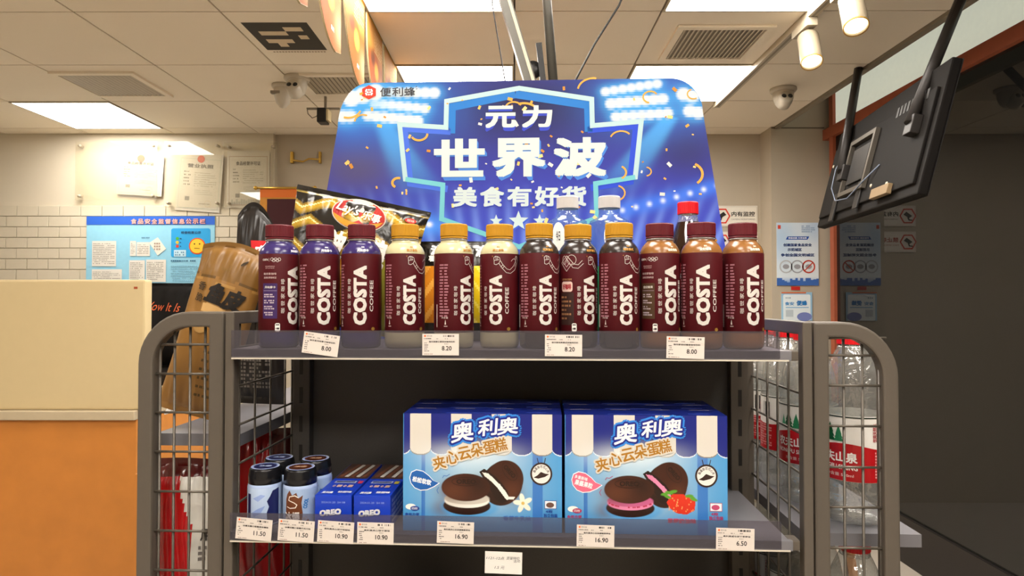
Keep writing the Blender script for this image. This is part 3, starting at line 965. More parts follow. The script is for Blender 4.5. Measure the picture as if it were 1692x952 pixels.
# ================================================================ SNACK BAGS
def pillow(w, h, th, nx, ny, colfn, name, parent, m, wr=.004, seed=1, taper=0.0, dome=0.0, peak=0.0):
    """sealed bag standing on z=0, centred on x, front towards -y; colfn(x, z) over front, arrays"""
    rg = np.random.RandomState(seed)
    a = np.linspace(-1, 1, nx+1); b = np.linspace(0, 1, ny+1)
    A, B = np.meshgrid(a, b)
    ph = rg.uniform(0, 6.28, 6); fq = rg.uniform(3, 9, 6)
    edge = np.clip((1-np.abs(A)**2.6), 0, 1)**.6
    vert = np.clip(np.sin(np.pi*np.clip((B-.04)/.92, 0, 1)), 0, 1)**.45
    prof = edge*vert
    sealz = np.minimum(np.clip((1-B)/.10, 0, 1), np.clip(B/.08, 0, 1))
    wrk = sum(np.sin(A*f*1.7+B*f2*1.3+p_) for f, f2, p_ in zip(fq, fq[::-1], ph))/6*wr
    wrk += np.sin(A*26+ph[0])*wr*.5*(np.exp(-((B-.9)/.07)**2)+np.exp(-((B-.08)/.07)**2))
    X = A*w/2*(1-.06*vert)*(1-taper*B); Z = B*h*(1-dome*(A-peak)**2*B**3)
    bend = np.sin(A*2.2+ph[1])*wr*1.2*(1-sealz)
    Yf = -(th/2*prof+wrk*sealz)*1.0+bend
    Yb = (th/2*prof-wrk*sealz*.5)+bend
    edgem = (np.abs(A) > .999) | (B < 1e-6) | (B > 1-1e-6)
    Yf = np.where(edgem, bend, Yf); Yb = np.where(edgem, bend+.0006, Yb)
    xc = (X[:-1, :-1]+X[1:, 1:])/2; zc = (Z[:-1, :-1]+Z[1:, 1:])/2
    Cf = colfn(xc, zc)
    p = Print(0)
    n = (nx+1)*(ny+1)
    p.v = [(float(x), float(z), float(-y)) for x, y, z in zip(X.ravel(), Yf.ravel(), Z.ravel())] + \
          [(float(x), float(z), float(-y)) for x, y, z in zip(X.ravel(), Yb.ravel(), Z.ravel())]
    for j in range(ny):
        for i in range(nx):
            q = j*(nx+1)+i; c = tuple(Cf[j, i])
            p.f.append((q, q+1, q+nx+2, q+nx+1)); p.c.append(c)
            p.f.append((n+q+nx+1, n+q+nx+2, n+q+1, n+q)); p.c.append(c)
    o = p.build(name, m, parent)
    o.data.polygons.foreach_set('use_smooth', [True]*len(o.data.polygons))
    def surf(x, z):                                       # front depth at x,z for lettering laid on the bag
        i = np.clip((x/(w/2*.97)+1)/2*nx, 0, nx-1e-6); j = np.clip(z/h*ny, 0, ny-1e-6)
        i0, j0 = int(i), int(j); fi, fj = i-i0, j-j0
        return float((Yf[j0, i0]*(1-fi)+Yf[j0, i0+1]*fi)*(1-fj)+(Yf[j0+1, i0]*(1-fi)+Yf[j0+1, i0+1]*fi)*fj)
    return o, surf
def onbag(surf): return lambda u, v, l: (u, surf(u, v)-.0008-l, v)

def blank(x, base):
    c = np.zeros(x.shape+(3,)); c[:] = lin(base); return c
def put(c, m, col):
    m = np.clip(m, 0, 1)[..., None]; return c*(1-m)+np.array(lin(col))*m

# big black-and-gold crisp bag
LW, LH = .222, .209
def lays_cols(x, z):
    c = blank(x, '#1b1712')
    zz = LH-z
    for k, (off, amp) in enumerate(((.018, .020), (.052, .022), (.088, .022), (.125, .02))):
        tri = np.abs(((x*11+.3*k) % 1)-.5)*2
        d = zz-off-amp*tri
        g = np.clip(1.3-np.abs(d)/.009, 0, 1)*(np.abs(d) < .0095)
        c = put(c, g, '#b8922a'); c = put(c, (np.abs(d+.003) < .0012), '#f7e59a')
    c = put(c, np.clip(1-np.abs(z-(LH-.010))/.002, 0, 1)*.5, '#c8a94a')
    chip = ((x+.01)/.075)**2+((z-.055)/.052)**2 < 1
    c = put(c, chip, '#e39a2c')
    c = put(c, chip & (np.sin(x*300+z*240) > .4), '#f2c04a')
    c = put(c, (x > .045) & (z < .12) & ~chip, '#a8a43a')
    return c
ang = R(12.3); tl = at(489, 303, 1.045)
t = thing('crisp_bag', 'large black and gold wavy crisp bag leaning behind the purple-shouldered bottles', 'snack bag')
bo, sf = pillow(LW, LH, .055, 130, 110, lays_cols, 'bag', t, INK_FOIL, .004, 3)
p = Print(.0006)
ox, oz = .004, LH-.029
p.ell(ox, oz, .044, .0255, '#c8beb0', 1, 36, -.05); p.ell(ox, oz, .042, .0238, '#a81c14', 2, 36, -.05)
p.poly([(ox-.0405+.081*k/14, oz-.004-.010*math.sin(k/14*3.1)*(1 if k < 15 else 1)) for k in range(15)]+[(ox+.0405*math.cos(a), oz-.0232*math.sin(a)) for a in [math.pi*k/14 for k in range(2, 13)]], '#d08a18', 3)
p.text("Lay's", ox-.018, oz+.005, .036, .020, '#e6dcd2', 4, .015, R(-8), .15)
p.text('乐事', ox+.0205, oz+.0005, .030, .0145, '#e6dcd2', 4, .018, R(-6))
p.text('波', -.018, LH-.083, .028, .046, '#f1ece4', 3, .05, R(-4)); p.text('浪', .048, LH-.083, .028, .046, '#f1ece4', 3, .05, R(-4))
p.ell(.085, LH-.021, .009, .004, '#c4281f', 3); p.text('原味', .085, LH-.021, .012, .004, '#f2d8c8', 4)
p.build('bag_print', INK, bo, onbag(sf), strips=.006)
# rotate clockwise about its upper left corner
t.rotation_euler = (0, ang, RZ)
M3 = Euler((0, ang, RZ)).to_matrix()
t.location = tl-M3 @ Vector((-LW/2, 0, LH))

def chips2(x, z):
    c = blank(x, '#1d1915')
    c = put(c, z < .125, '#e08a22')
    c = put(c, (z < .125) & (x > .022), '#f2cf1a')
    c = put(c, (z < .125) & (np.sin(x*210-z*160) > .55) & (x <= .022), '#f6b04a')
    c = put(c, (z < .125) & (np.sin(x*260+z*200) > .6) & (x > .022), '#ffe65a')
    c = put(c, (z < .032), '#2a1c10')
    return c
t = thing('crisp_bag', 'small black crisp bag with orange crisps, between the cream-shouldered bottles', 'snack bag', S(sx(757, .175), .175, ZT+.0005), (0, 0, RZ))
bo, sf = pillow(.138, .165, .040, 48, 48, chips2, 'bag', t, INK_FOIL, .003, 5)
p = Print(.0006)
p.text('波', -.034, .150, .020, .017, '#f1ece4', 3, .05); p.text('浪', .040, .148, .020, .020, '#f1ece4', 3, .05)
p.text('薯片', -.036, .136, .022, .010, '#f1ece4', 3, .04)
p.build('bag_print', INK_GLOSS, bo, onbag(sf), strips=.006)

# kraft pouch on the side shelf
KW, KH = .118, .283
def kraft(x, z):
    c = blank(x, '#8f6630')
    c = put(c, z > KH-.060, '#7c5826'); c = put(c, np.abs(z-(KH-.062)) < .0016, '#5e4218'); c = put(c, np.abs(z-(KH-.068)) < .001, '#a87e42')
    c = put(c, ((x-.0)/.02)**2+((z-.175)/.012)**2 < 1, '#c9a065')
    return c
ka = R(16)
t = thing('snack_pouch', 'brown kraft snack pouch with black brush lettering leaning over the wire frame', 'snack bag')
bo, sf = pillow(KW, KH, .05, 40, 64, kraft, 'pouch', t, ink('kraft foil', .35, .5, bump=.4, bscale=14), .0028, 8, .06, .05, .1)
p = Print(.0006)
p.ell(.022, KH-.028, .006, .0018, '#3a2c18', 1, 14, .9); p.build('hang_hole', INK, bo, onbag(sf)); p = Print(.0006)
p.text('鱼皮', .012, KH-.086, .058, .034, '#1c1612', 2, .05, R(-6), .1)
p.text('香', -.029, KH-.078, .014, .013, '#3a2c1a', 2, .02); p.text('脆', -.028, KH-.096, .013, .013, '#3a2c1a', 2, .02)
p.text('CRISPY', .0, KH-.045, .016, .004, '#7c6030', 2)
p.build('lettering', INK, bo, onbag(sf), strips=.006); p = Print(.0006)
for k in range(6): p.greek(.004, .105-k*.014, .046, .112-k*.014, 1, '#5a4626', 1, cw=.006)
p.build('small_print', INK, bo, onbag(sf), strips=.006)
p = Print(.0006); p.ell(-.012, KH-.140, .011, .009, '#a8824a', 1); p.build('seal_mark', INK, bo, onbag(sf), strips=.006)
p = Print(.0006); p.ell(.016, KH-.146, .010, .010, '#a8824a', 1); p.build('seal_mark', INK, bo, onbag(sf), strips=.006)
t.rotation_euler = (0, ka, RZ)
M3 = Euler((0, ka, RZ)).to_matrix()
lc = at(258, 690, 1.04)
t.location = lc-M3 @ Vector((-KW/2, 0, 0))
_low = t.location.z-KW/2*math.sin(ka)
t.location.z += (1.2215-_low) if _low < 1.2215 else 0

def blackbag(x, z): return blank(x, '#191514')
t = thing('snack_bag', 'glossy black snack bag with red square mark behind the kraft pouch', 'snack bag', Vector((wx(421, 1.25), 1.25, 1.2203)), (0, R(2), RZ))
t.location.z += .069*math.sin(R(2))
bo, sf = pillow(.120, .385, .045, 36, 60, blackbag, 'bag', t, ink('smooth black film', .3, .5), .0016, 12, .20, .16, -.35)
p = Print(.0006)
p.poly([(.034, .252), (.032, .275), (.030, .31), (-.012, .31), (-.004, .252)], '#c8242a', 1)
p.text('宠', .010, .288, .026, .026, '#f3ebe4', 2, .04); p.build('red_mark', INK, bo, onbag(sf), strips=.006); p = Print(.0006)
p.greek(-.035, .03, .040, .095, 9, '#7a746e', 1, cw=.006)
p.build('bag_print', INK, bo, onbag(sf), strips=.006)

t = thing('crumpled_film', 'crumpled grey plastic film lying on the side shelf beside the kraft pouch', 'packaging', Vector((wx(322, 1.12), 1.10, 1.2225)))
pillow(.075, .11, .022, 18, 18, lambda x, z: put(blank(x, '#8e8a86'), np.sin(x*140+z*90) > .5, '#b8b4ae'), 'film', t, INK_FOIL, .006, 77)
t.rotation_euler = (R(-88), 0, R(14)); t.location.z = 1.2205+.016
def redbag(x, z):
    c = blank(x, '#b3141a')
    c = put(c, (z < .285) & ((x > .026) | ((x > -.004+(.28-z)*.45) & (z > .21))), '#cfcbc2'); c = put(c, z >= .285, '#5a1414')
    return c
t = thing('snack_bag', 'red and white snack bag standing under the kraft pouch', 'snack bag', Vector((wx(308, 1.03), 1.03, .8605)), (0, 0, RZ))
bo, sf = pillow(.135, .31, .06, 30, 50, redbag, 'bag', t, INK_FOIL, .006, 21)
p = Print(.0006); p.text('用', .045, .20, .016, .018, '#2a2422', 1, .02); p.greek(.035, .16, .055, .185, 3, '#6a6460', 1)
p.build('bag_print', INK, bo, onbag(sf), strips=.006)
t = thing('snack_bag', 'plain dark red snack bag standing behind the red and white one', 'snack bag', Vector((wx(430, 1.20), 1.20, .8605)), (0, 0, RZ+.3))
pillow(.13, .325, .06, 30, 50, lambda x, z: put(blank(x, '#a0161a'), (z > .20) & (x > .02), '#4a1a18'), 'bag', t, INK_FOIL, .007, 22)
MB().box(-.011, .011, -.008, .008, 0, .30, b=.001).build('wooden_slat', M_wood, None, Vector((wx(262, 1.02), .985, .8605)))
tag(bpy.data.objects['wooden_slat'], 'orange wooden slat standing beside the red and white snack bag', 'slat')

# ================================================================ CAKE BOXES
OW, OH, OD = .2216, .163, .046
def ox_(z): return (z-92)/970*OW
def oy_(z): return (885-z)/720*OH
KU = OW/970
def outline_text(p, body, cx, cy, w, h, col, ocol, orad, layer, bold=.03, rot=0, n=12, shear=0):
    for k in range(n):
        a = 2*math.pi*k/n
        p.text(body, cx+orad*math.cos(a), cy+orad*math.sin(a), w, h, ocol, layer+k*.12, 0, rot, shear)
        p.text(body, cx+orad*.5*math.cos(a), cy+orad*.5*math.sin(a), w, h, ocol, layer+.06+k*.12, 0, rot, shear)
    if col: p.text(body, cx, cy, w, h, col, layer+1.8, bold, rot, shear)
def cake_art(pink):
    s = Sheet(300, 220, OW, OH, '#3f96d2')
    s.mix(np.exp(-((s.x-OW*.48)/.075)**2-((s.y-OH*.42)/.055)**2)*.85, '#b4d0de')
    s.mix(np.clip((.035-s.y)/.04, 0, 1)*.6, '#2f8ed2')
    for a, b in ((205, 228), (885, 945)):
        s.mix(((s.x > ox_(a)) & (s.x < ox_(b)) & (s.y < oy_(400)))*.85, '#2f6fc0')
    # awning
    edges = [95, 135, 262, 387, 512, 634, 757, 882, 1004, 1070]
    for i in range(9):
        a, b = ox_(edges[i]), ox_(edges[i+1])
        full_w = ox_(262)-ox_(135); c = (a+b)/2 if 0 < i < 8 else (b-full_w/2 if i == 0 else a+full_w/2)
        bot = oy_(375); r = full_w/2
        m = (s.x >= a) & (s.x < b) & (s.y > bot-np.sqrt(np.clip(r*r-(s.x-c)**2, 0, None))*.62)
        lip = (s.x >= a) & (s.x < b) & (s.y > bot-.0016-np.sqrt(np.clip(r*r-(s.x-c)**2, 0, None))*.62)
        s.mix(lip.astype(float)*.8, '#8a7340' if i % 2 else '#e8ecf2')
        s.mix(m.astype(float), '#d6d0c6' if i % 2 else '#11207c')
    s.glow(ox_(500), oy_(415), .060, .016, '#e8f2f6', .7)
    # crumbs and blue ring
    s.glow(ox_(330), oy_(745), .014, .012, '#6b4a3a', .6)
    s.ell(ox_(500), oy_(735), 175*KU, 66*KU, '#3f9cdc', .003, .0, .6)
    dk, md, hi = '#2a130b', '#3e1c10', '#5c301c'
    cream = '#f3efe6' if not pink else '#e889b0'
    # biting half cake, behind
    s.ell(ox_(700), oy_(590), 122*KU, 136*KU, dk, rot=R(-25))
    s.ell(ox_(716), oy_(565), 112*KU, 118*KU, md, rot=R(-25)); s.glow(ox_(760), oy_(640), .014, .016, hi, .7)
    s.poly([(ox_(x), oy_(y)) for x, y in ((560, 520), (590, 500), (650, 540), (700, 590), (735, 640), (745, 690), (700, 712), (660, 690), (620, 620))], '#22100a')
    band = [(577, 522), (612, 528), (650, 560), (690, 600), (722, 640), (738, 668), (780, 668), (770, 684), (725, 688), (700, 655), (668, 612), (630, 575), (592, 545)]
    s.poly([(ox_(x), oy_(y)) for x, y in band], cream)
    # whole cake
    s.ell(ox_(484), oy_(728), 145*KU, 56*KU, '#2b140d')
    s.ell(ox_(484), oy_(697), 137*KU, 44*KU, cream); s.ell(ox_(484), oy_(684), 137*KU, 36*KU, '#cfc8bc' if not pink else '#c8608e')
    s.ell(ox_(478), oy_(616), 150*KU, 84*KU, md); s.glow(ox_(400), oy_(640), .020, .014, hi, .9); s.glow(ox_(560), oy_(600), .012, .012, dk, .8)
    if pink:
        rr = random.Random(5)
        for k in range(26):
            a = rr.uniform(-2.9, -.2); s.ell(ox_(484+130*math.cos(a)), oy_(690-34*math.sin(a)*1.0), .0012, .0009, '#b02040')
        s.poly([(ox_(x), oy_(y)) for x, y in ((700, 690), (735, 640), (800, 640), (872, 680), (868, 735), (820, 762), (760, 755), (720, 725))], '#d8321c')
        for k in range(26):
            s.ell(ox_(rr.uniform(715, 860)), oy_(rr.uniform(660, 745)), .0007, .0009, '#f5b070')
        for dx, dy in ((690, 640), (705, 655), (740, 625), (715, 632), (850, 655), (862, 670), (835, 650)):
            s.ell(ox_(dx), oy_(dy), 24*KU, 9*KU, '#5a9a30', rot=R(-30+dx % 50))
    else:
        for k in range(5):
            a = 2*math.pi*k/5+.5
            s.ell(ox_(826+30*math.cos(a)), oy_(708-30*math.sin(a)), 30*KU, 15*KU, '#f4efdc', rot=a)
        s.ell(ox_(826), oy_(708), 10*KU, 10*KU, '#d9b860')
    return s
def cake_text(p, pink):
    def tx(body, zx, zy, zw, zh, col, L=3, bold=.0, rot=0.0, shear=0.0): p.text(body, ox_(zx), oy_(zy), zw*KU, zh*KU, col, L, bold, rot, shear)
    specs = (('奥', 458, 275, 140, 118, 9), ('利', 612, 246, 118, 100, 7), ('奥', 736, 236, 128, 102, 6))
    for ch, zx, zy, w, h, r_ in specs: outline_text(p, ch, ox_(zx), oy_(zy), w*KU, h*KU, None, '#2f86dd', 24*KU, 3, .0, R(r_), 12, .2)
    for ch, zx, zy, w, h, r_ in specs: outline_text(p, ch, ox_(zx), oy_(zy), w*KU, h*KU, '#f6f4f0', '#12258a', 13*KU, 5, .02, R(r_), 12, .2)
    cs = (('夹', 315, 465), ('心', 392, 432), ('云', 470, 405), ('朵', 545, 385), ('蛋', 622, 368), ('糕', 690, 350))
    for ch, zx, zy in cs: outline_text(p, ch, ox_(zx), oy_(zy), 77*KU, 80*KU, None, '#d8d2c6', 11*KU, 9, .0, R(13))
    for ch, zx, zy in cs: p.text(ch, ox_(zx), oy_(zy), 77*KU, 80*KU, '#a8741c', 11, .02, R(13))
    # drop-shaped callout
    def drop(k):
        pts = []
        for i in range(22):
            a = R(35+i*(290/21)); pts.append((ox_(190+ -0 + k*62*math.cos(a)), oy_(570-k*58*math.sin(a))))
        return pts
    body = [(135, 560), (145, 528), (175, 514), (215, 522), (250, 548), (275, 575), (312, 590), (280, 612), (240, 630), (200, 634), (165, 620), (142, 592)]
    p.poly([(ox_(x+(x-205)*.06), oy_(y+(y-575)*.09)) for x, y in reversed(body)], '#f2f4f8', 3)
    p.poly([(ox_(x), oy_(y)) for x, y in reversed(body)], '#e06a86' if pink else '#1d5fae', 4)
    if pink:
        tx('多重新味', 190, 548, 80, 22, '#fbeef0', 5, .02, R(-14)); tx('果酱果粒', 205, 585, 110, 34, '#fbeef0', 5, .03, R(-14))
    else: tx('松松软软', 208, 578, 118, 34, '#f4f6fa', 5, .03, R(-12))
    # embossed names on the cakes
    p.ring(ox_(478), oy_(580), 86*KU, .0007, '#2a130c', 3, 30, 26*KU); tx('OREO', 480, 580, 120, 30, '#26110a', 4, .03)
    p.line([(ox_(745+62*math.cos(a)*.55-40*math.sin(a)*.75), oy_(515+62*math.cos(a)*.83+40*math.sin(a)*.45)) for a in [2*math.pi*k/24 for k in range(24)]], .0006, '#2a130c', 3, True)
    tx('OREO', 745, 515, 92, 28, '#26110a', 4, .03, R(-48))
    # round stamp
    p.ell(ox_(937), oy_(527), 67*KU, 69*KU, '#33201c', 3); p.ell(ox_(937), oy_(527), 56*KU, 58*KU, '#e9e6e0', 4)
    p.poly([(ox_(x), oy_(y)) for x, y in reversed(((890, 550), (915, 535), (935, 515), (960, 525), (985, 528), (960, 545), (920, 556)))], '#33201c', 5)
    for k in range(7):
        a = math.pi*(.12+.76*k/6); tx('夹心可可软蛋糕'[k], 937+44*math.cos(a), 527-44*math.sin(a), 15, 17, '#33201c', 5, .01, a-math.pi/2)
    p.line([(ox_(920), oy_(462)), (ox_(912), oy_(430))], .001, '#33201c', 3); p.line([(ox_(955), oy_(462)), (ox_(963), oy_(430))], .001, '#33201c', 3)
    ac = '#b02858' if pink else '#1c3f96'
    p.ell(ox_(140), oy_(738), 32*KU, 18*KU, '#f2f0ea', 3); p.ell(ox_(165), oy_(748), 28*KU, 15*KU, ac, 4); tx('四枚', 165, 748, 36, 16, '#f2f0ea', 5)
    tx('食用方便', 148, 785, 88, 20, ac, 4, .02)
    p.rect(ox_(958), oy_(738), ox_(1028), oy_(690), '#e8eef4', 3); p.ell(ox_(990), oy_(716), 24*KU, 16*KU, '#6a4a40' if not pink else '#c04870', 4)
    p.line([(ox_(958), oy_(738)), (ox_(1028), oy_(738)), (ox_(1028), oy_(690)), (ox_(958), oy_(690))], .0007, ac, 4, True)
    tx('4枚', 985, 755, 44, 20, ac, 4, .02); tx('独立包装', 993, 780, 84, 24, ac, 4, .02)
    tx('草莓奶油味' if pink else '香草牛乳味', 790, 800, 170, 30, '#c83a66' if pink else '#2a66b8', 4, .03)
    p.line([(ox_(92+118), oy_(640)), (ox_(92+118), oy_(830)), (ox_(275), oy_(830))], .0005, '#2f6fc0', 3)
    p.line([(ox_(335), oy_(560)), (ox_(342), oy_(545)), (ox_(360), oy_(548)), (ox_(380), oy_(535))], .0007, '#b03060' if pink else '#2a66b8', 4)
    p.line([(ox_(312), oy_(615)), (ox_(300), oy_(635)), (ox_(310), oy_(655))], .0007, '#b03060' if pink else '#2a66b8', 4)
M_boxblue = mat('cake box card', '#16267c', 0.35, spec=0.5, noise=0.04)
M_boxside = mat('cake box side', '#3f8fd0', 0.35, noise=0.05)
def cake_box(pink, labs, px0, py):
    xs = sx(px0, .012)+OW/2
    front_s = cake_art(pink)
    pr = Print(.00018); pr.grid(-OW/2, 0, OW/2, OH, front_s.c, 1)
    me_art = pr.mesh('front_print')
    pt = Print(.00010); cake_text(pt, pink)
    pt.v = [(u-OW/2, v, l+.0003) for u, v, l in pt.v]
    me_txt = pt.mesh('lettering')
    me_box = MB().box(-OW/2, OW/2, 0, OD-.001, 0, OH, b=.0006).mesh('carton'); me_box.materials.append(M_boxblue)
    root = None
    for k in range(3):
        loc = S(xs, .012+k*OD, ZL+.0003)
        t = thing('cake_box', labs[k], 'box', loc, (0, 0, RZ), ('strawberry' if pink else 'vanilla')+' cake boxes on the lower shelf')
        b = link('carton', me_box, None, t)
        link('front_print', me_art, INK_GLOSS, t)
        if k == 0: link('lettering', me_txt, INK_GLOSS, t)
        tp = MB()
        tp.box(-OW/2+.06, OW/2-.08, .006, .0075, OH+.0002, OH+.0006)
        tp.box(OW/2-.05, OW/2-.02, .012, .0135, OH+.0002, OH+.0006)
        tp.build('painted_glint', mat('flap highlight', '#3a50b0', 0.2), t)  # lighter blue strips that paint a highlight onto the box top
        sd = Print(.0002)
        sd.rect(0, 0, OD-.002, OH*.68, '#4aa0dc', 1); sd.rect(.008, .01, OD-.012, OH*.5, '#7cbce6', 2); sd.greek(.010, .02, OD-.014, OH*.48, 14, '#2a5a9a', 3)
        sd.build('side_print', INK_GLOSS, t, lambda u, v, l: (OW/2+l, u+.0005, v))
        sd2 = Print(.0002); sd2.rect(0, 0, OD-.002, OH*.68, '#4aa0dc', 1)
        sd2.build('side_print', INK_GLOSS, t, lambda u, v, l: (-OW/2-l, OD-.0015-u, v))
cake_box(False, ['striped blue cake box with white cream cakes and a vanilla flower on the front',
                 'second blue cake box standing right behind the vanilla flower box', 'rearmost blue cake box behind the vanilla flower box, against the black panel'], 667, 684)
cake_box(True, ['striped blue cake box with pink cream cakes and a strawberry on the front',
                'second blue cake box standing right behind the strawberry box', 'rearmost blue cake box behind the strawberry box, against the black panel'], 933, 687)

# ================================================================ LONG BISCUIT BOXES
BW, BH, BDp = .0520, .0475, .175
M_oreo = mat('biscuit box blue', '#1a3fbe', 0.3, spec=0.5, noise=0.04)
def biscuit(px, lab, pinkdot):
    x = sx(px, .012)
    t = thing('biscuit_box', lab, 'box', S(x, .012, ZL+.0003), (0, 0, RZ), 'long blue biscuit boxes')
    MB().box(-BW/2, BW/2, 0, BDp, 0, BH, b=.0006).build('carton', M_oreo, t)
    p = Print(.0002)
    p.text('OREO', -.004, .0235, .031, .0085, '#e0e0e4', 2, .06, R(6), .1); p.text('OREO', -.0032, .0227, .031, .0085, '#0e1f70', 1, .07, R(6), .1)
    p.text('2024.01.20  SH 08', .0, .0375, .034, .0026, '#8fa4e6', 1)
    p.build('front_print', INK_GLOSS, t)
    q = Print(.0002)
    q.rect(-BW/2+.001, .085, BW/2-.001, BDp-.001, '#4a332c', 1)
    for k in range(5): q.poly([(-.022+k*.009, .095), (-.016+k*.009, .093), (-.006+k*.008, .165), (-.012+k*.008, .168)], '#cfc8c0' if k % 2 else '#7a4a34', 2)
    q.text('奥利奥', -.012, .012, .016, .010, '#eef0f6', 2, .03); q.text('轻甜味', .012, .015, .020, .009, '#eef0f6', 2, .03)
    q.text('0 糖 0 脂', .0, .045, .030, .012, '#e6c0a8', 2, .03); q.rect(-.018, .060, .014, .072, '#aab4d8', 2); q.rect(-.016, .063, .012, .069, '#2a3a6a', 3)
    q.rect(.017, .058, .024, .073, '#c83a5a' if pinkdot else '#b8a838', 2)
    q.build('top_print', INK_GLOSS, t, lambda u, v, l: (u, v, BH+l))
    r = Print(.0002); r.greek(.01, .006, BDp-.01, BH-.006, 5, '#c8d0f0', 1); r.build('side_print', INK_GLOSS, t, lambda u, v, l: (BW/2+l, u, v))
biscuit(552, 'long blue biscuit box with a pink square on top, beside the brown gum jar', True)
biscuit(616, 'long blue biscuit box with a yellow square on top, beside the striped cake box', False)

# ================================================================ GUM JARS
M_jarlid = mat('black jar lid', '#141418', 0.25)
def jar(px, ly, brown, lab):
    x = sx(px, ly)
    t = thing('gum_jar', lab, 'jar', S(x, ly, ZL+.0003), (0, 0, RZ), 'gum jars on the lower shelf')
    MB().lathe([(0, 0), (.0225, 0), (.0238, .002), (.0240, .006), (.0240, .054), (.0232, .058), (.0215, .060), (0, .060)], 32).build('body', mat('jar body', '#a9bce0', 0.3, spec=.5), t)
    ld = MB().lathe([(.0225, .058), (.0232, .0585), (.0232, .070), (.0225, .0725), (.0222, .0755), (.0216, .0785), (.0205, .080), (0, .080)], 36).build('lid', M_jarlid, t)
    p = Print(.0002); p.ell(0, 0, .0198, .0198, '#8fa2d6', 1); p.ell(0, 0, .016, .016, '#4a2010' if brown else '#1c2050', 2)
    p.text('冰爆', 0, 0, .018, .009, '#d8b090' if brown else '#b8c8f0', 3, .02); p.ring(0, 0, .0192, .0008, '#e0e4f0', 3)
    p.build('lid_print', INK_GLOSS, ld, lambda u, v, l: (u, v, .0802+l))
    s = Print(.0002)
    rg = random.Random(3)
    ww = math.pi*.0242
    s.rect(-ww, .003, ww, .054, '#b7cbe9' if not brown else '#9fb6d8', 0)
    if brown:
        s.poly([(-.014, .004), (.010, .004), (.012, .02), (.010, .035), (.012, .046), (.006, .042), (.003, .050), (-.003, .046), (-.007, .053), (-.011, .047), (-.013, .04)], '#6b3a20', 1)
        pts = [(-.001+.008*math.cos(a)*(1 if a < 4 else 1), .036+.005*math.sin(a)) for a in [R(20+k*20) for k in range(10)]]
        s.line([(.006, .043), (.001, .046), (-.007, .044), (-.008, .039), (.0, .036), (.004, .033), (.002, .029), (-.006, .028), (-.011, .030)], .0012, '#efe6da', 2)
        s.text('冰爆', -.003, .0165, .022, .013, '#f2ece2', 2, .03)
        s.text('COOL', .016, .034, .014, .006, '#2f74b8', 2, .05, R(80)); s.text('巧克力', .014, .013, .009, .004, '#c8a078', 2, 0, R(20))
        s.poly([(.013, .004), (.021, .004), (.020, .012), (.016, .009)], '#8a4a22', 2)
    else:
        s.rect(-.019, .004, -.012, .046, '#1d1a4c', 1)
        s.poly([(.013, .004), (.030, .004), (.030, .053), (.020, .050), (.016, .042), (.012, .036), (.015, .028), (.012, .02)], '#1d2358', 1)
        s.poly([(-.010, .02), (.0, .026), (.010, .030), (.004, .020), (-.006, .014)], '#8fa6dc', 1); s.glow = None
        s.poly([(-.008, .040), (.004, .046), (.010, .044), (.0, .036)], '#93aadf', 1)
        s.greek(-.034, .006, -.0225, .050, 14, '#5a5a70', 1)
    s.v = [(u, v, l+.0001) for u, v, l in s.v]
    s.build('label_print', INK_GLOSS, t, lambda u, v, l: ((.0241+l)*math.sin(u/.0242), -(.0241+l)*math.cos(u/.0242), v), strips=.003)
jar(440, .038, False, 'black-lidded gum jar with pale blue label, next to the wire side panel')
jar(498, .036, True, 'black-lidded gum jar with brown splash label, beside the long biscuit box')
jar(463, .092, False, 'black-lidded gum jar with blue lid print, behind the pale blue jar')
jar(523, .088, True, 'black-lidded gum jar with brown lid print, behind the brown splash jar')

# ================================================================ PRICE TAGS
def price_tag(px, py, price, tilt, lab, name, top):
    w, h = .0505, .0295
    x = sx(px, -.007); z = sz(py, px, -.007)
    t = thing('price_tag', lab, 'price tag', S(x, -.0066, z), (0, R(tilt), RZ), 'paper price tags on the shelf rails')
    MB().box(-w/2, w/2, 0, .0004, -h/2, h/2).build('paper', mat('tag paper', '#d9cfc6', 0.7), t)
    p = Print(.0001); rg = random.Random(int(px))
    k = '#2a2524'
    p.ell(-.0215, .0118, .0014, .0014, '#e6662a', 1, 12); p.text('便利蜂', -.0155, .0118, .0078, .0022, '#6a6460', 1)
    p.barcode(.003, .0105, .021, .0130, k, 1, 24, rg)
    p.greek(-.023, .0072, -.010, .0092, 1, k, 1, rg, cw=.0013); p.greek(-.006, .0072, .0, .0088, 1, '#5a5450', 1, rg, cw=.0014); p.greek(.006, .0072, .012, .0088, 1, '#5a5450', 1, rg, cw=.0014)
    p.rect(-.0235, .0066, .0235, .0067, '#8a827c', 1)
    p.text(name, .002, .0040, .036, .0024, k, 1, .02)
    for r_ in range(5): p.greek(-.0225, .0012-r_*.0027, -.0225+rg.uniform(.005, .0085), .0030-r_*.0027, 1, k, 1, rg, cw=.0014)
    p.text('零售价', .008, .0008, .006, .0014, k, 1); p.text(price, .0085, -.0050, .0034*len(price), .0062, k, 1, .015)
    p.greek(-.0225, -.0136, -.006, -.0122, 1, '#8a6a60', 1, rg, cw=.0012); p.rect(-.0235, -.0143, .0235, -.0142, '#b0a8a0', 1)
    p.build('tag_print', INK_MATTE, t)
price_tag(530, 569, '8.00', 7.5, 'tilted paper price tag reading 8.00 under the purple-shouldered bottles', '咖世家风味摩卡咖啡饮料', 1)
price_tag(728, 569.5, '8.20', 0, 'paper price tag reading 8.20 under the cream-shouldered bottles', '咖世家醇正拿铁浓咖啡饮料', 1)
price_tag(931, 571, '8.20', 0.5, 'paper price tag reading 8.20 under the black-shouldered bottles', '咖世家纯萃美式浓咖啡饮料', 1)
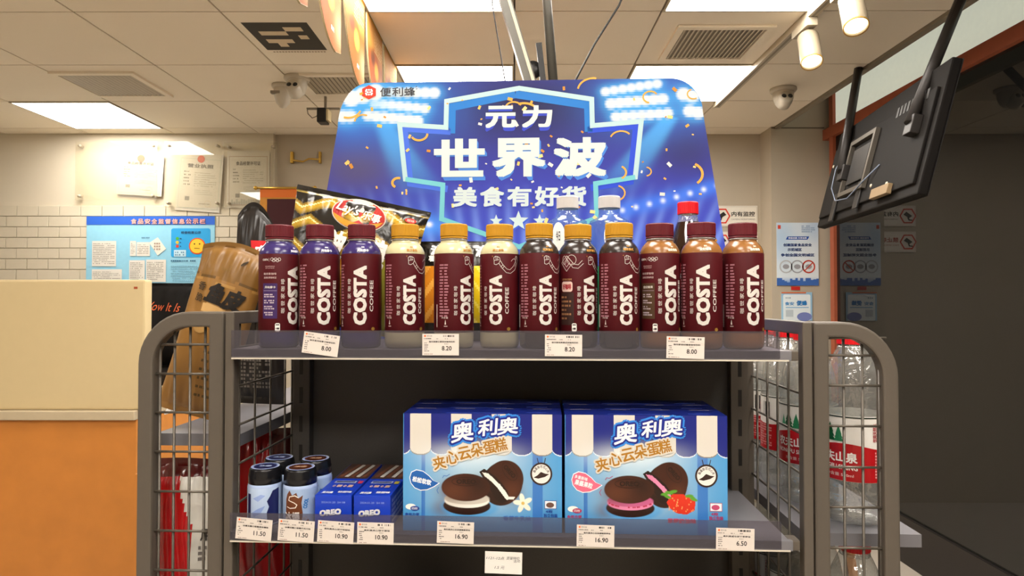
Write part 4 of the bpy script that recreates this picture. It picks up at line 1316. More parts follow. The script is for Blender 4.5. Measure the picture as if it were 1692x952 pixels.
price_tag(1132, 574.5, '8.00', 1.5, 'paper price tag reading 8.00 under the brown-shouldered bottles', '咖世家金妃榛果咖啡饮料', 1)
price_tag(421.5, 873, '11.50', 4.5, 'paper price tag reading 11.50 under the pale blue gum jar', '冰爆无糖口香糖混合薄荷', 0)
price_tag(491, 875.5, '11.50', 3.5, 'paper price tag reading 11.50 under the brown splash gum jar', '冰爆无糖口香糖巧克力味', 0)
price_tag(556, 877.5, '10.90', 3, 'paper price tag reading 10.90 under the biscuit box with pink square', '奥利奥夹心饼干轻甜味', 0)
price_tag(621.5, 879.5, '10.90', .8, 'paper price tag reading 10.90 under the biscuit box with yellow square', '奥利奥夹心饼干原味', 0)
price_tag(753, 878, '16.90', 1.5, 'paper price tag reading 16.90 under the vanilla flower cake box', '奥利奥夹心云朵蛋糕香草味', 0)
price_tag(983, 883.5, '16.90', 1, 'paper price tag reading 16.90 under the strawberry cake box', '奥利奥夹心云朵蛋糕草莓味', 0)
price_tag(1212, 888.5, '6.50', 1, 'paper price tag reading 6.50 at the empty end of the lower shelf', '奥利奥威化饼干草莓味', 0)
t = thing('handwritten_note', 'small white note with handwriting stuck below the lower shelf rail', 'note', S(sx(832, -.007), -.0068, sz(927, 832, -.007)), (0, R(1.2), RZ))
MB().box(-.0253, .0253, 0, .0004, -.0148, .0148).build('paper', mat('note paper', '#e2ded8', 0.7), t)
p = Print(.0001)
p.text('1121-12点', -.011, .006, .024, .0042, '#2a2a30', 1, 0, 0, .2); p.text('货架特价', .013, .0065, .018, .0045, '#2a2a30', 1, 0, 0, .2)
p.text('活动', .018, .0028, .009, .0036, '#2a2a30', 1, 0, R(6)); p.text('1.5 元', -.005, -.0065, .013, .0042, '#2a2a30', 1, 0, 0, .25)
p.build('handwriting', INK_MATTE, t)

# packs on the shelf under, only their tops in view
def lowpack(px, w, h, cols, lab, seed, ly=.09):
    t = thing('snack_packet', lab, 'snack bag', S(sx(px, ly), ly, .7325), (0, 0, RZ))
    pillow(w, h, .05, 24, 24, cols, 'bag', t, INK_FOIL, .004, seed)
lowpack(622, .11, .262, lambda x, z: put(blank(x, '#5a8a2a'), np.sin(x*90) > .5, '#3f6a1e'), 'green snack packet whose top edge shows on the lowest shelf', 31)
lowpack(730, .10, .258, lambda x, z: put(blank(x, '#4a2a44'), x > .02, '#9a7a2a'), 'purple and ochre snack packet on the lowest shelf under the handwritten note', 32)
lowpack(1190, .14, .255, lambda x, z: put(blank(x, '#3a6a22'), x > .02, '#b8a82a'), 'green and yellow snack packet on the lowest shelf next to the water bottles', 33)

# ================================================================ SPRING WATER BOTTLES
WZ = (1.0875, .776)
SPB = [(0, .002), (.020, 0), (.030, .002), (.0335, .008), (.0335, .018), (.0325, .021), (.0335, .024), (.0335, .034), (.0325, .037), (.0335, .040), (.0335, .052),
       (.0330, .053), (.0330, .132), (.0335, .134), (.0325, .140), (.0335, .146), (.0322, .155), (.0295, .172), (.0245, .190), (.0190, .204), (.0150, .212), (.0140, .215), (.0140, .225)]
def make_spring():
    t = thing('spring_water_bottle', 'x', 'bottle')
    MB().lathe(SPB, 36).build('body', M_pet, t)
    lb = MB().lathe([(.0337, .053), (.0337, .131)], 36).build('label', mat('white water label', '#e9e5de', 0.4), t)
    p = Print(.00015); R_ = .0339
    n = 24; ww = math.pi*R_
    def wave(k): return .094+.004*math.sin(2*math.pi*k/12+1.0)
    for k in range(n):
        a, b = -ww+2*ww*k/n, -ww+2*ww*(k+1)/n
        p.poly([(a, .0535), (b, .0535), (b, wave(k+1)), (a, wave(k))], '#b4141c', 1)
    p.rect(-ww, .1285, ww, .1300, '#1c2a22', 1)
    for side in (0, 1):
        u = side*ww
        p.text('农夫山泉', u, .0815, .046, .0125, '#f4f0ea', 2, .03)
        p.text('NONGFU SPRING', u, .0695, .046, .0055, '#f4f0ea', 2, .02); p.text('净含量 550ml', u+.004, .0605, .030, .0042, '#f0d8d4', 2)
        for dx, s_, c in ((-.006, 1.0, '#14532e'), (.004, .8, '#2a7a4e'), (-.014, .6, '#4f9a74')):
            for q in range(3):
                p.poly([(u+dx-.007*s_*(1-q*.2), .100+q*.005*s_), (u+dx+.007*s_*(1-q*.2), .100+q*.005*s_), (u+dx, .110+q*.006*s_)], c, 2+q*.1)
    for ss in (-1, 1):
        p.barcode(ss*ww/2+.000, .101, ss*ww/2+.014, .122, '#1c1c1c', 2, 16, random.Random(2))
        p.greek(ss*ww/2-.012, .058, ss*ww/2+.016, .090, 9, '#e09a98', 2, random.Random(4))
        p.text('饮用天然水', ss*ww/2-.012, .112, .022, .005, '#a01820', 2, .02, math.pi/2)
    p.build('label_print', INK_GLOSS, lb, lambda u, v, l: ((R_+l)*math.sin(u/R_), -(R_+l)*math.cos(u/R_), v), strips=.004)
    cp = ridged(.0165, .2150, .232, 50).build('cap', M_capr, t)
    MB().lathe([(.0142, .2085), (.0162, .209), (.0162, .2125), (.0142, .213)], 28).build('neck_ring', M_pet, t)
    return t
sp0 = None
SPL = ['red-labelled spring water bottle standing right behind the wire frame', 'second red-labelled spring water bottle of the upper row, behind the frame post',
       'third red-labelled spring water bottle of the upper row, seen through the side mesh', 'fourth red-labelled spring water bottle of the upper row, seen through the side mesh',
       'fifth red-labelled spring water bottle of the upper row, next to the black carton']
for row in range(2):
    for k in range(5):
        ly = .125+k*.0945
        xl_ = .512 if k == 0 else (.482 if row == 0 else .49)
        loc = S(xl_, ly, WZ[row]+.0003)
        rot = (0, 0, RZ+(-1.0 if k == 0 else (.35, -.9, .15, .5, -.3)[k])+row*.8)
        lab = SPL[k] if row == 0 else SPL[k].replace('upper', 'lower').replace('right behind the wire frame', 'on the lower side shelf behind the wire frame')
        if sp0 is None:
            sp0 = make_spring(); sp0.scale = (1.34, 1.34, 1.235); sp0.location = loc; sp0.rotation_euler = rot; tag(sp0, lab, 'bottle', 'spring water bottles on the side shelves')
        else: dup(sp0, loc, rot, lab)
t = thing('carton', 'tall black carton with white characters behind the spring water bottles', 'box', S(.47, .60, 1.0878), (0, 0, RZ))
MB().box(-.06, .06, 0, .08, 0, .25, b=.001).build('body', mat('black carton', '#2a2624', .5), t)
p = Print(.0003); p.text('更正', -.005, .18, .08, .04, '#b8b2aa', 1); p.rect(-.055, .15, .055, .152, '#b8b2aa', 1); p.text('正宗', 0, .06, .06, .03, '#a8a29a', 1)
p.build('lettering', INK, t)
o = MB().box(-.008, .008, -.006, .006, 0, .26, b=.001).build('wooden_slat', M_wood, None, Vector((wx(1468, 1.06), 1.14, .7765)), (0, R(-8), 0))
o.location.z += .008*math.sin(R(8))
tag(o, 'orange wooden slat leaning behind the lower spring water bottle', 'slat')

# ================================================================ LEFT BACKGROUND: COUNTER AND GOODS
t = thing('service_counter', 'orange wooden service counter with cream upper screen at the rack side', 'counter', (wx(226, 1.75), 1.75, 0))
MB().box(-1.2, 0, 0, .5, 0, 1.10).build('wood_front', M_wood, t)
MB().box(-1.22, .002, -.012, .51, 1.10, 1.125, b=.003).build('counter_top', mat('beige top', '#b8a88c', .4), t)
MB().box(-1.2, .018, .004, .04, 1.125, 1.475, b=.006).build('cream_screen', M_cream, t)
p = Print(.0005); p.rect(-.012, 1.45, -.002, 1.456, '#a04a2a', 1); p.build('sticker', INK, t, lambda u, v, l: (u, .0035-l, v))
TY = 2.5
t = thing('black_tote', 'black soft bag with orange scribbled script behind the kraft pouch', 'bag', (wx(300, TY), TY+.02, 1.1605))
bo, sf = pillow(.40, .325, .18, 40, 40, lambda x, z: blank(x, '#151312'), 'bag', t, ink('black cloth', .85, .15), .012, 41, .12)
p = Print(.0008); p.text('Wow It Is', -.05, .235, .15, .032, '#c85a2a', 1, .0, R(-3), .2)
p.build('script_print', INK, bo, onbag(sf), strips=.01)
t = thing('display_table', 'dark low table carrying the black soft bag', 'table', (0, 0, 0))
MB().box(wx(215, TY), wx(400, TY), 2.36, 2.68, 1.12, 1.16, b=.003).build('table_top', M_tvpole, t)
for lx in (wx(222, TY), wx(392, TY)):
    for ly_ in (2.38, 2.64): MB().box(lx-.015, lx+.015, ly_, ly_+.03, 0, 1.12).build('leg', M_tvpole, t)
for i, (px, Yp, col, lab) in enumerate(((246, 2.86, '#c89a2a', 'yellow snack packet lying on the far dark stand'), (279, 2.86, '#a8221c', 'dark red snack packet lying on the far dark stand'), (312, 2.86, '#c8482a', 'orange-red snack packet at the end of the far dark stand'))):
    t = thing('snack_packet', lab, 'snack bag', (wx(px, Yp), Yp, 1.467), (R(-84), 0, 0))
    pillow(.082, .13, .026, 12, 12, lambda x, z, c=col: put(blank(x, c), np.sin(x*120) > .7, '#e8d8b0'), 'bag', t, INK_FOIL, .002, 50+i)
t = thing('product_stand', 'dark product stand behind the black soft bag, snack packets on top', 'stand', (0, 0, 0))
MB().box(wx(205, 2.95), wx(345, 2.95), 2.80, 3.15, 0.06, 1.43).build('body', M_black, t); MB().box(wx(203, 2.95), wx(347, 2.95), 2.79, 3.16, 1.43, 1.45, b=.002).build('top_board', M_tvpole, t)
MB().box(wx(210, 2.95), wx(340, 2.95), 2.83, 3.12, 0, .06).build('plinth', M_black, t)

# ================================================================ FAR WALL: CERTIFICATES, BOARDS, SIGNS
FW = 4.573
def wall_sheet(px0, py0, px1, py1, Y, rot=0, name='x', label='', cat='', thick=.002, m=None, group=None):
    a = at(px0, py1, Y); b = at(px1, py0, Y)
    w, h = b.x-a.x, b.z-a.z
    t = thing(name, label, cat, ((a.x+b.x)/2, Y, (a.z+b.z)/2), (0, R(rot), 0), group)
    MB().box(-w/2, w/2, 0, thick, -h/2, h/2).build('sheet', m or mat('white paper', '#ccc6ba', .8), t)
    return t, w, h
def cert(px0, py0, px1, py1, rot, title, lab, seal, city):
    t, w, h = wall_sheet(px0, py0, px1, py1, FW-.008, rot, 'certificate', lab, 'certificate', group='certificates on the far wall')
    p = Print(.0012); rg = random.Random(int(px0))
    p.line([(-w*.45, -h*.45), (w*.45, -h*.45), (w*.45, h*.40), (-w*.45, h*.40)], .004, '#b8bdb4' if seal else '#b09a8a', 1, True)
    if seal: p.ell(0, h*.40, .026, .026, '#d0684a', 2)
    p.text(title, 0, h*.28, w*.58, h*.07, '#5a564c', 1, .02)
    for r_ in range(5): p.greek(-w*.36, h*(.16-r_*.055), -w*.18, h*(.19-r_*.055), 1, '#6a665c', 1, rg)
    p.greek(-w*.12, -h*.08, w*.38, h*.18, 7, '#a8a498', 1, rg, .35)
    p.greek(-w*.10, -h*.22, w*.34, -h*.12, 3, '#b0aca0', 1, rg, .35)
    p.rect(-w*.30, -h*.32, -w*.20, -h*.25, '#8a867c', 1)
    p.ring(w*.22, -h*.36, .022, .003, '#c9b9a0', 1); p.greek(w*.02, -h*.38, w*.3, -h*.35, 1, '#9a968a', 1, rg)
    if city:
        for k in range(14): p.rect(-w*.4+k*w*.057, -h*.44, -w*.4+(k+.8)*w*.057, -h*(.40-.06*rg.random()), '#b4b2aa', 2)
    p.build('certificate_print', INK_MATTE, t)
cert(190, 254, 266, 322, 3.5, '食品经营许可证', 'tilted pale certificate with red seal above the blue notice board', True, False)
cert(290, 252, 364, 349, 4, '营业执照', 'tilted white licence with orange round emblem in the middle acrylic holder', True, False)
cert(373, 248, 443, 343, 0, '食品经营许可证', 'straight certificate with skyline print beside the maroon pennant', False, True)
for px0, py0, px1, py1, lab in ((120, 232, 256, 330, 'clear acrylic wall holder over the tilted pale certificate'), (268, 232, 363, 342, 'clear acrylic wall holder over the white licence'), (368, 234, 456, 342, 'clear acrylic wall holder over the skyline certificate')):
    a = at(px0, py1, FW-.03); b = at(px1, py0, FW-.03)
    t = thing('acrylic_holder', lab, 'sign holder', (a.x, FW-.03, a.z), group='acrylic holders')
    w, h = b.x-a.x, b.z-a.z
    MB().box(0, w, 0, .004, 0, h).build('acrylic_sheet', M_acr, t)
    for qx in (.03, w-.03):
        for qz in (.03, h-.03):
            M = Matrix.Translation((qx, -.008, qz)) @ Matrix.Rotation(-math.pi/2, 4, 'X')
            MB().lathe([(0, 0), (.010, 0), (.010, .036), (0, .036)], 12, M=M).build('standoff_pin', M_whitem, t)
# blue notice board
t, w, h = wall_sheet(140, 357, 353, 480, FW-.006, 0, 'notice_board', 'light blue food-safety notice board with yellow face on the tiled wall', 'notice board', .012, mat('board blue', '#8fc9e2', .4))
k_ = w/213.0
def nx(px): return (px-246.5)*k_
def nz(py): return (418.5-py)*k_
p = Print(.0015); rg = random.Random(9)
p.rect(-w/2, nz(371), w/2, h/2, '#2f62c8', 1)
for i, ch in enumerate('食品安全监督信息公示栏'): p.text(ch, nx(219+i*11.4), nz(365.5), .040, .036, '#e8a8a0', 3, .03); p.text(ch, nx(219.6+i*11.4), nz(366), .040, .036, '#2a2a5a', 2, .05)
p.rrect(nx(281), nz(425), nx(346), nz(377), .015, '#2f9fdc', 1); p.text('检查结果公示', nx(314), nz(384), .14, .02, '#24466a', 2, .02)
p.ell(nx(324.5), nz(406.5), .058, .058, '#d8502a', 2); p.ell(nx(324.5), nz(406.5), .050, .050, '#f0c23a', 3)
for dx in (-.018, .018): p.ell(nx(324.5)+dx, nz(403), .005, .005, '#3a2a14', 4, 12)
p.rect(nx(320), nz(410.5), nx(329), nz(409.7), '#6a4a1a', 4)
for k, c in enumerate(('#4fa83a', '#d8b22a', '#c8402a')): p.ell(nx(291.5), nz(394+k*6.3), .011, .011, c, 2, 16); p.greek(nx(296), nz(396+k*6.3), nx(302), nz(392.5+k*6.3), 1, '#24466a', 2, rg)
p.rect(nx(286), nz(424), nx(306), nz(413), '#bfe0ee', 2); p.greek(nx(288), nz(423), nx(304), nz(415), 2, '#6a96b4', 3, rg)
for x0, y0, x1, y1 in ((213, 398, 223, 423), (224, 400, 246, 423), (212, 430, 238, 466), (240, 429, 273, 466), (150, 398, 190, 440), (150, 445, 200, 470)):
    p.rect(nx(x0), nz(y1), nx(x1), nz(y0), '#ddd9d0', 2); p.greek(nx(x0+2), nz(y1-3), nx(x1-2), nz(y0+3), max(3, int((y1-y0)/3.4)), '#98948c', 3, rg, .4)
q = [(245, 401), (259, 392), (273, 411), (259, 422)]
p.poly([(nx(a), nz(b)) for a, b in reversed(q)], '#e4ded2', 2); p.greek(nx(253), nz(414), nx(266), nz(400), 3, '#a8988c', 3, rg)
p.greek(nx(232), nz(394), nx(250), nz(391), 1, '#5a86a4', 2, rg); p.greek(nx(281), nz(433), nx(345), nz(429), 1, '#3a6a8a', 2, rg); p.greek(nx(281), nz(466), nx(345), nz(438), 7, '#7fb2ca', 2, rg, .5)
p.build('board_print', INK, t)
# maroon pennant with gold fringe
a = at(428, 440, FW-.07); b = at(512, 310, FW-.07)
t = thing('pennant', 'maroon award pennant with gold border hanging on the far wall behind the crisp bag', 'pennant', ((a.x+b.x)/2, FW-.07, a.z))
w, h = b.x-a.x, b.z-a.z
MB().box(-w/2, w/2, 0, .003, 0, h).build('cloth', mat('gold satin', '#c8862a', .5, noise=.2), t)
p = Print(.0015); p.rect(-w*.36, h*.02, w*.5, h*.86, '#3e1018', 1); p.rect(-w*.5, h*.88, w*.5, h, '#d8702a', 1)
for i, ch in enumerate('大客为尊'): p.text(ch, w*.34, h*(.72-i*.22), .075, .085, '#c89a2a', 2, .03)
p.build('pennant_print', INK, t)
MB().tube([(-w/2-.03, -.004, h), (w/2+.03, -.004, h)], .008, 8).build('rod', mat('gold metal', '#c8a24a', .3, metal=.8), t)
for sgn in (-1, 1): MB().lathe([(0, -.016), (.012, -.008), (.014, 0), (.012, .008), (0, .016)], 12, (sgn*(w/2+.03), -.004, h)).build('finial', MATS['gold metal'], t)
# brass bracket remnant on the grey wall
t = thing('wall_bracket', 'small brass bracket fixed on the bare grey far wall', 'bracket', (wx(505, 4.61), 4.61, wz(262, 4.61)))
MB().box(-.11, -.09, -.02, .01, -.03, .05, b=.002).build('plate', MATS['gold metal'], t); MB().box(.09, .105, -.02, .01, -.03, .05, b=.002).build('plate', MATS['gold metal'], t)
MB().tube([(-.10, -.015, -.01), (-.02, -.015, -.02), (.02, -.015, .0), (.10, -.015, -.005)], .006, 8).build('bar', MATS['gold metal'], t)
# camera warning signs
def warn(px0, py0, px1, py1, lab, full):
    t, w, h = wall_sheet(px0, py0, px1, py1, 4.612, 0, 'warning_sign', lab, 'sign', .006, mat('sign white', '#e4ddd0', .4), 'warning signs on the far wall')
    p = Print(.0015)
    p.line([(-w*.48, -h*.45), (w*.48, -h*.45), (w*.48, h*.45), (-w*.48, h*.45)], .002, '#b8b0a4', 1, True)
    p.line([(-w*.32+.055*math.cos(R(60*k)), .055*math.sin(R(60*k))) for k in range(6)], .010, '#d0402e', 1, True)
    p.poly([(-w*.32-.03, .0), (-w*.32+.012, .03), (-w*.32+.032, .008), (-w*.32-.01, -.014)], '#2a2622', 2)
    p.line([(-w*.32+.0, -.005), (-w*.32-.008, -.028), (-w*.32-.03, -.03)], .008, '#2a2622', 2)
    if full: p.text('内有监控', w*.17, h*.10, w*.54, h*.24, '#2c2824', 1, .02); p.text('CAMERA MONITORING', w*.17, -h*.16, w*.54, h*.06, '#4c4844', 1)
    else: p.text('禁止吸烟', w*.17, h*.10, w*.54, h*.24, '#b03a2c', 1, .02); p.text('NO SMOKING', w*.17, -h*.16, w*.54, h*.06, '#b03a2c', 1)
    p.build('sign_print', INK, t)
warn(1180, 340, 1252, 374, 'white sign with a red hexagon and camera symbol on the grey far wall', True)
warn(1180, 383, 1252, 417, 'white sign with red print just below the camera warning sign', False)
# posters on the return wall
t, w, h = wall_sheet(1283, 368, 1352, 472, 4.414, 0, 'poster', 'white and blue city poster with a dark blue headline on the return wall', 'poster', .003)
s = Sheet(70, 100, w, h, '#dfe8ee')
s.glow(w*.1, h*.75, w*.35, h*.4, '#a9c6e2', .8); s.glow(w*.95, h*.9, w*.3, h*.25, '#b4cce4', .8); s.mix(np.clip((h*.14-s.y)/(h*.1), 0, 1), '#6f9ad0')
rg = random.Random(6)
for k in range(16):
    x0 = w*k/16; hh = h*(.05+.09*rg.random()); s.mix(((s.x >= x0) & (s.x < x0+w/16) & (s.y < hh)).astype(float), '#3f68b0')
p = Print(.0012); p.grid(-w/2, -h/2, w/2, h/2, s.c, 1)
p.poly([(-w*.28, h*.23), (w*.24, h*.23), (w*.28, h*.28), (-w*.24, h*.28)], '#2450a8', 2); p.text('积极创建 共享成果', 0, h*.255, w*.44, h*.028, '#eef2f8', 3, .02)
p.text('创建国家食品安全', .0, h*.145, w*.68, h*.05, '#2a3f74', 2, .035); p.text('示范城区', -.02, h*.07, w*.34, h*.05, '#2a3f74', 2, .035); p.text('争创全国文明城区', .0, -h*.015, w*.80, h*.05, '#2a3f74', 2, .035)
for k, c in enumerate(('#b8bcc0', '#a8acb4', '#c0402e')): p.ring(-w*.28+k*w*.27, -h*.20, .040, .009, c, 2); p.ell(-w*.28+k*w*.27, -h*.20, .022, .016, '#9a9aa0', 2)
p.line([(w*.26-.028, -h*.20-.028), (w*.26+.028, -h*.20+.028)], .007, '#c0402e', 3)
p.rect(-w*.47, h*.40, -w*.40, h*.46, '#d04a36', 2); p.greek(w*.1, h*.34, w*.44, h*.46, 4, '#8aa4c4', 2, rg)
p.build('poster_print', INK, t)
t, w, h = wall_sheet(1290, 483, 1341, 530, 4.414, 0, 'poster', 'small light blue notice taped below the city poster', 'poster', .003)
p = Print(.0012); p.rect(-w/2, -h/2, w/2, h/2, '#9cc8e4', 1); p.rrect(-w*.44, -h*.5, w*.44, h*.42, .01, '#e4eef2', 2)
p.text('食安', -.05, h*.10, w*.3, h*.12, '#4a90c8', 3, .02); p.text('便蜂', w*.16, h*.12, w*.34, h*.18, '#2f7cc0', 3, .04); p.rect(-w*.36, -h*.05, w*.38, -h*.02, '#7ab4da', 3)
p.greek(-w*.36, h*.26, w*.0, h*.34, 1, '#8aa0b0', 3); p.rect(-w*.36, -h*.36, -w*.12, -h*.12, '#c0ccd2', 3); p.ell(w*.24, -h*.36, .05, .03, '#7a86c0', 3); p.rect(-w*.5, h*.46, w*.3, h*.5, '#d86a3a', 3)
p.build('notice_print', INK, t)
o = bpy.data.objects.new('red_tape', MB().box(-.03, .03, 0, .001, -.012, .012).mesh('red_tape')); COL.objects.link(o)
o.data.materials.append(mat('red tape', '#c0281f', .5)); o.location = (wx(1314, 4.414), 4.415, wz(476.5, 4.414))
tag(o, 'scrap of red tape between the two posters', 'tape')

# ================================================================ CEILING FITTINGS
def vent(px0, py0, px1, py1, lab, n, X=None, Y=None, w=.42, d=.40, cm=M_vent):
    t = thing('ceiling_vent', lab, 'vent', (X, Y, CEIL), group='square ceiling vents')
    MB().box(-w/2+.02, w/2-.02, -d/2+.02, d/2-.02, -.004, -.001).build('backing', M_ventd, t)
    f = MB()
    for a in ((-w/2, w/2, -d/2, -d/2+.03), (-w/2, w/2, d/2-.03, d/2), (-w/2, -w/2+.03, -d/2+.03, d/2-.03), (w/2-.03, w/2, -d/2+.03, d/2-.03)): f.box(*a, -.012, -.0005)
    f.build('frame', M_tile, t)
    st = (w-.06)/n
    for k in range(n):
        x = -w/2+.03+st*(k+.5)
        MB().add([(x-st*.28, -d/2+.03, -.010), (x+st*.18, -d/2+.03, -.004), (x+st*.30, -d/2+.03, -.006), (x-st*.16, -d/2+.03, -.012),
                  (x-st*.28, d/2-.03, -.010), (x+st*.18, d/2-.03, -.004), (x+st*.30, d/2-.03, -.006), (x-st*.16, d/2-.03, -.012)],
                 [(0, 1, 2, 3), (7, 6, 5, 4), (0, 4, 5, 1), (1, 5, 6, 2), (2, 6, 7, 3), (3, 7, 4, 0)]).build('slat', cm, t)
vent(0, 0, 0, 0, 'square slatted ceiling vent between two light panels near the track lights', 18, .91, 2.97, .42, .40)
vent(0, 0, 0, 0, 'square slatted ceiling vent beside the dome cameras', 16, -.93, 3.53, .44, .34, M_whitem)
vent(0, 0, 0, 0, 'square slatted ceiling vent above the acrylic certificate holders', 16, -2.18, 3.53, .44, .40)
# patterned marker card on a tile
t = thing('marker_card', 'black and beige square pattern marker stuck on a ceiling tile', 'marker', (0, 0, CEIL-.0012))
yy0, yy1 = F*(CEIL-ZC)/(HZ-33), F*(CEIL-ZC)/(HZ-79)
xa, xb = wx(394, yy0), wx(536, yy1)
xa, xb = -1.16, -.88
MB().box(xa, xb, yy0, yy1, 0, .001).build('card', mat('marker black', '#3a3630', .7), t)
p = Print(.0008); NM = 7
pat = ['.......', '....##.', '.###...', '.....#.', '.###...', '..#....', '.......']
for r_ in range(NM):
    for c_ in range(NM):
        if pat[r_][c_] == '#':
            x0 = xa+(xb-xa)*c_/NM; x1 = xa+(xb-xa)*(c_+1)/NM; y0 = yy0+(yy1-yy0)*r_/NM; y1 = yy0+(yy1-yy0)*(r_+1)/NM
            p = Print(.0008); p.poly([(x0, y0), (x0, y1), (x1, y1), (x1, y0)], '#e0ceb2', 1)
            p.build('light_cell', INK_MATTE, t, lambda u, v, l: (u, v, -l-.0003))
p = Print(.0008)
xx = xa+.02
while xx < xb-.02:
    p.poly([(xx, yy1+.015), (xx, yy1+.027), (xx+.009, yy1+.027), (xx+.009, yy1+.015)], '#a8957f', 1); xx += .014
p.build('caption', INK_MATTE, t, lambda u, v, l: (u, v, -l+.0004))
# dome cameras
def dome(X, Y, r, lab, eyes, lookx):
    t = thing('dome_camera', lab, 'camera', (X, Y, CEIL), group='dome cameras on the ceiling')
    MB().lathe([(0, -.0005), (r, -.0005), (r*1.02, -.012), (r*.92, -.022), (0, -.022)], 28).build('base', M_whitep, t)
    if eyes:
        hd = MB().lathe([(r*.80, -.022), (r*.78, -.05), (r*.62, -.085), (r*.35, -.105), (0, -.110)], 28).build('shell', M_whitep, t)
        M = Matrix.Translation((lookx*.02, -r*.45, -.085)) @ Matrix.Rotation(R(65), 4, 'X')
        b = MB().lathe([(0, .05), (r*.5, .05), (r*.55, .03), (r*.55, -.02), (0, -.02)], 24, M=M).build('eyeball', M_whitep, t)
        for dx in (-.24, .24):
            MM = M @ Matrix.Translation((dx*r, 0, .0505))
            MB().lathe([(0, .004), (r*.17, .003), (r*.19, 0)], 16, M=MM).build('lens', M_black, b)
    else:
        MB().lathe([(r*.85, -.022), (r*.80, -.06), (r*.60, -.10), (r*.3, -.122), (0, -.128)], 28).build('shell', M_whitep, t)
        M = Matrix.Translation((-r*.45, -r*.6, -.05)) @ Matrix.Rotation(R(80), 4, 'X')
        MB().box(-.03, .02, -.012, .012, -.004, .01).build('slot', M_ventd, t, (-r*.35, -r*.66, -.055))
    return t
dome(wx(488, 3.42), 3.42, .066, 'dome camera with two dark lenses beside the plain dome', True, 0)
dome(wx(457, 3.48), 3.55, .058, 'plain white dome beside the two-lens dome camera', False, 0)
t = dome(wx(1296, 3.62), 3.62, .070, 'white dome camera near the ceiling edge and the hanging screen', True, -.5)
# small dark box camera on a bracket
t = thing('box_camera', 'small black box camera on a thin bracket with a cable loop', 'camera', (wx(534, 3.75), 3.75, CEIL))
MB().box(-.10, .09, -.01, .01, -.075, -.067).build('bracket', M_ventd, t)
MB().box(.0, .012, -.006, .006, -.068, -.0005).build('stem', M_ventd, t)
b = MB().box(-.03, .022, -.05, .03, -.16, -.078, b=.006).build('body', M_black, t)
MB().box(.022, .036, -.045, .02, -.15, -.085, b=.003).build('side_plate', M_cream, b)
MB().tube([(-.10+.015*0, .0, -.07), (-.095, 0, -.10), (-.07, 0, -.125), (-.045, 0, -.115), (-.03, 0, -.09)], .003, 6).build('cable', M_ventd, t)
# lighting track and spot lights
tr = thing('light_track', 'white lighting track running along the ceiling with spot lights', 'light track', (1.205, 0, CEIL))
MB().box(-.018, .018, .2, 3.88, -.03, -.0005).build('rail', M_whitem, tr); MB().box(-.006, .006, .22, 3.86, -.0305, -.0295).build('groove', M_ventd, tr)
sp1 = None
for Y, lab, dy in ((2.70, 'white cylinder spotlight on the track closest to the square vent', 0), (2.36, 'white cylinder spotlight in the middle of the three on the track', .0), (2.03, 'white cylinder spotlight on the track farthest from the dome camera', 0)):
    if sp1 is None:
        t = thing('track_spotlight', lab, 'spotlight', (1.205, Y, CEIL-.03), group='spotlights on the track')
        MB().box(-.022, .022, -.075, .075, -.034, -.0005, b=.003).build('adapter', M_whitem, t)
        MB().tube([(.0, -.03, -.034), (0, -.03, -.075)], .009, 10).build('stem', M_whitem, t)
        ax = Vector((-.10, -.45, -.88)).normalized()
        rot = Vector((0, 0, 1)).rotation_difference(ax).to_matrix().to_4x4()
        M = Matrix.Translation(Vector((0.004, -.022, -.060))) @ rot
        h_ = MB().lathe([(0, 0), (.036, 0), (.041, .006), (.042, .14), (.040, .150), (.038, .146), (.037, .138)], 32, M=M).build('housing', mat('spot housing', '#857a66', .4), t)
        MB().lathe([(0, .139), (.037, .139)], 32, M=M).build('lens', M_spot, h_)
        MB().lathe([(.0385, .149), (.042, .1505), (.0425, .146)], 32, M=M).build('bezel', mat('warm bezel', '#d8a44a', .4, metal=.4), h_)
        sp1 = t
    else: dup(sp1, (1.205, Y, CEIL-.03), None, lab)
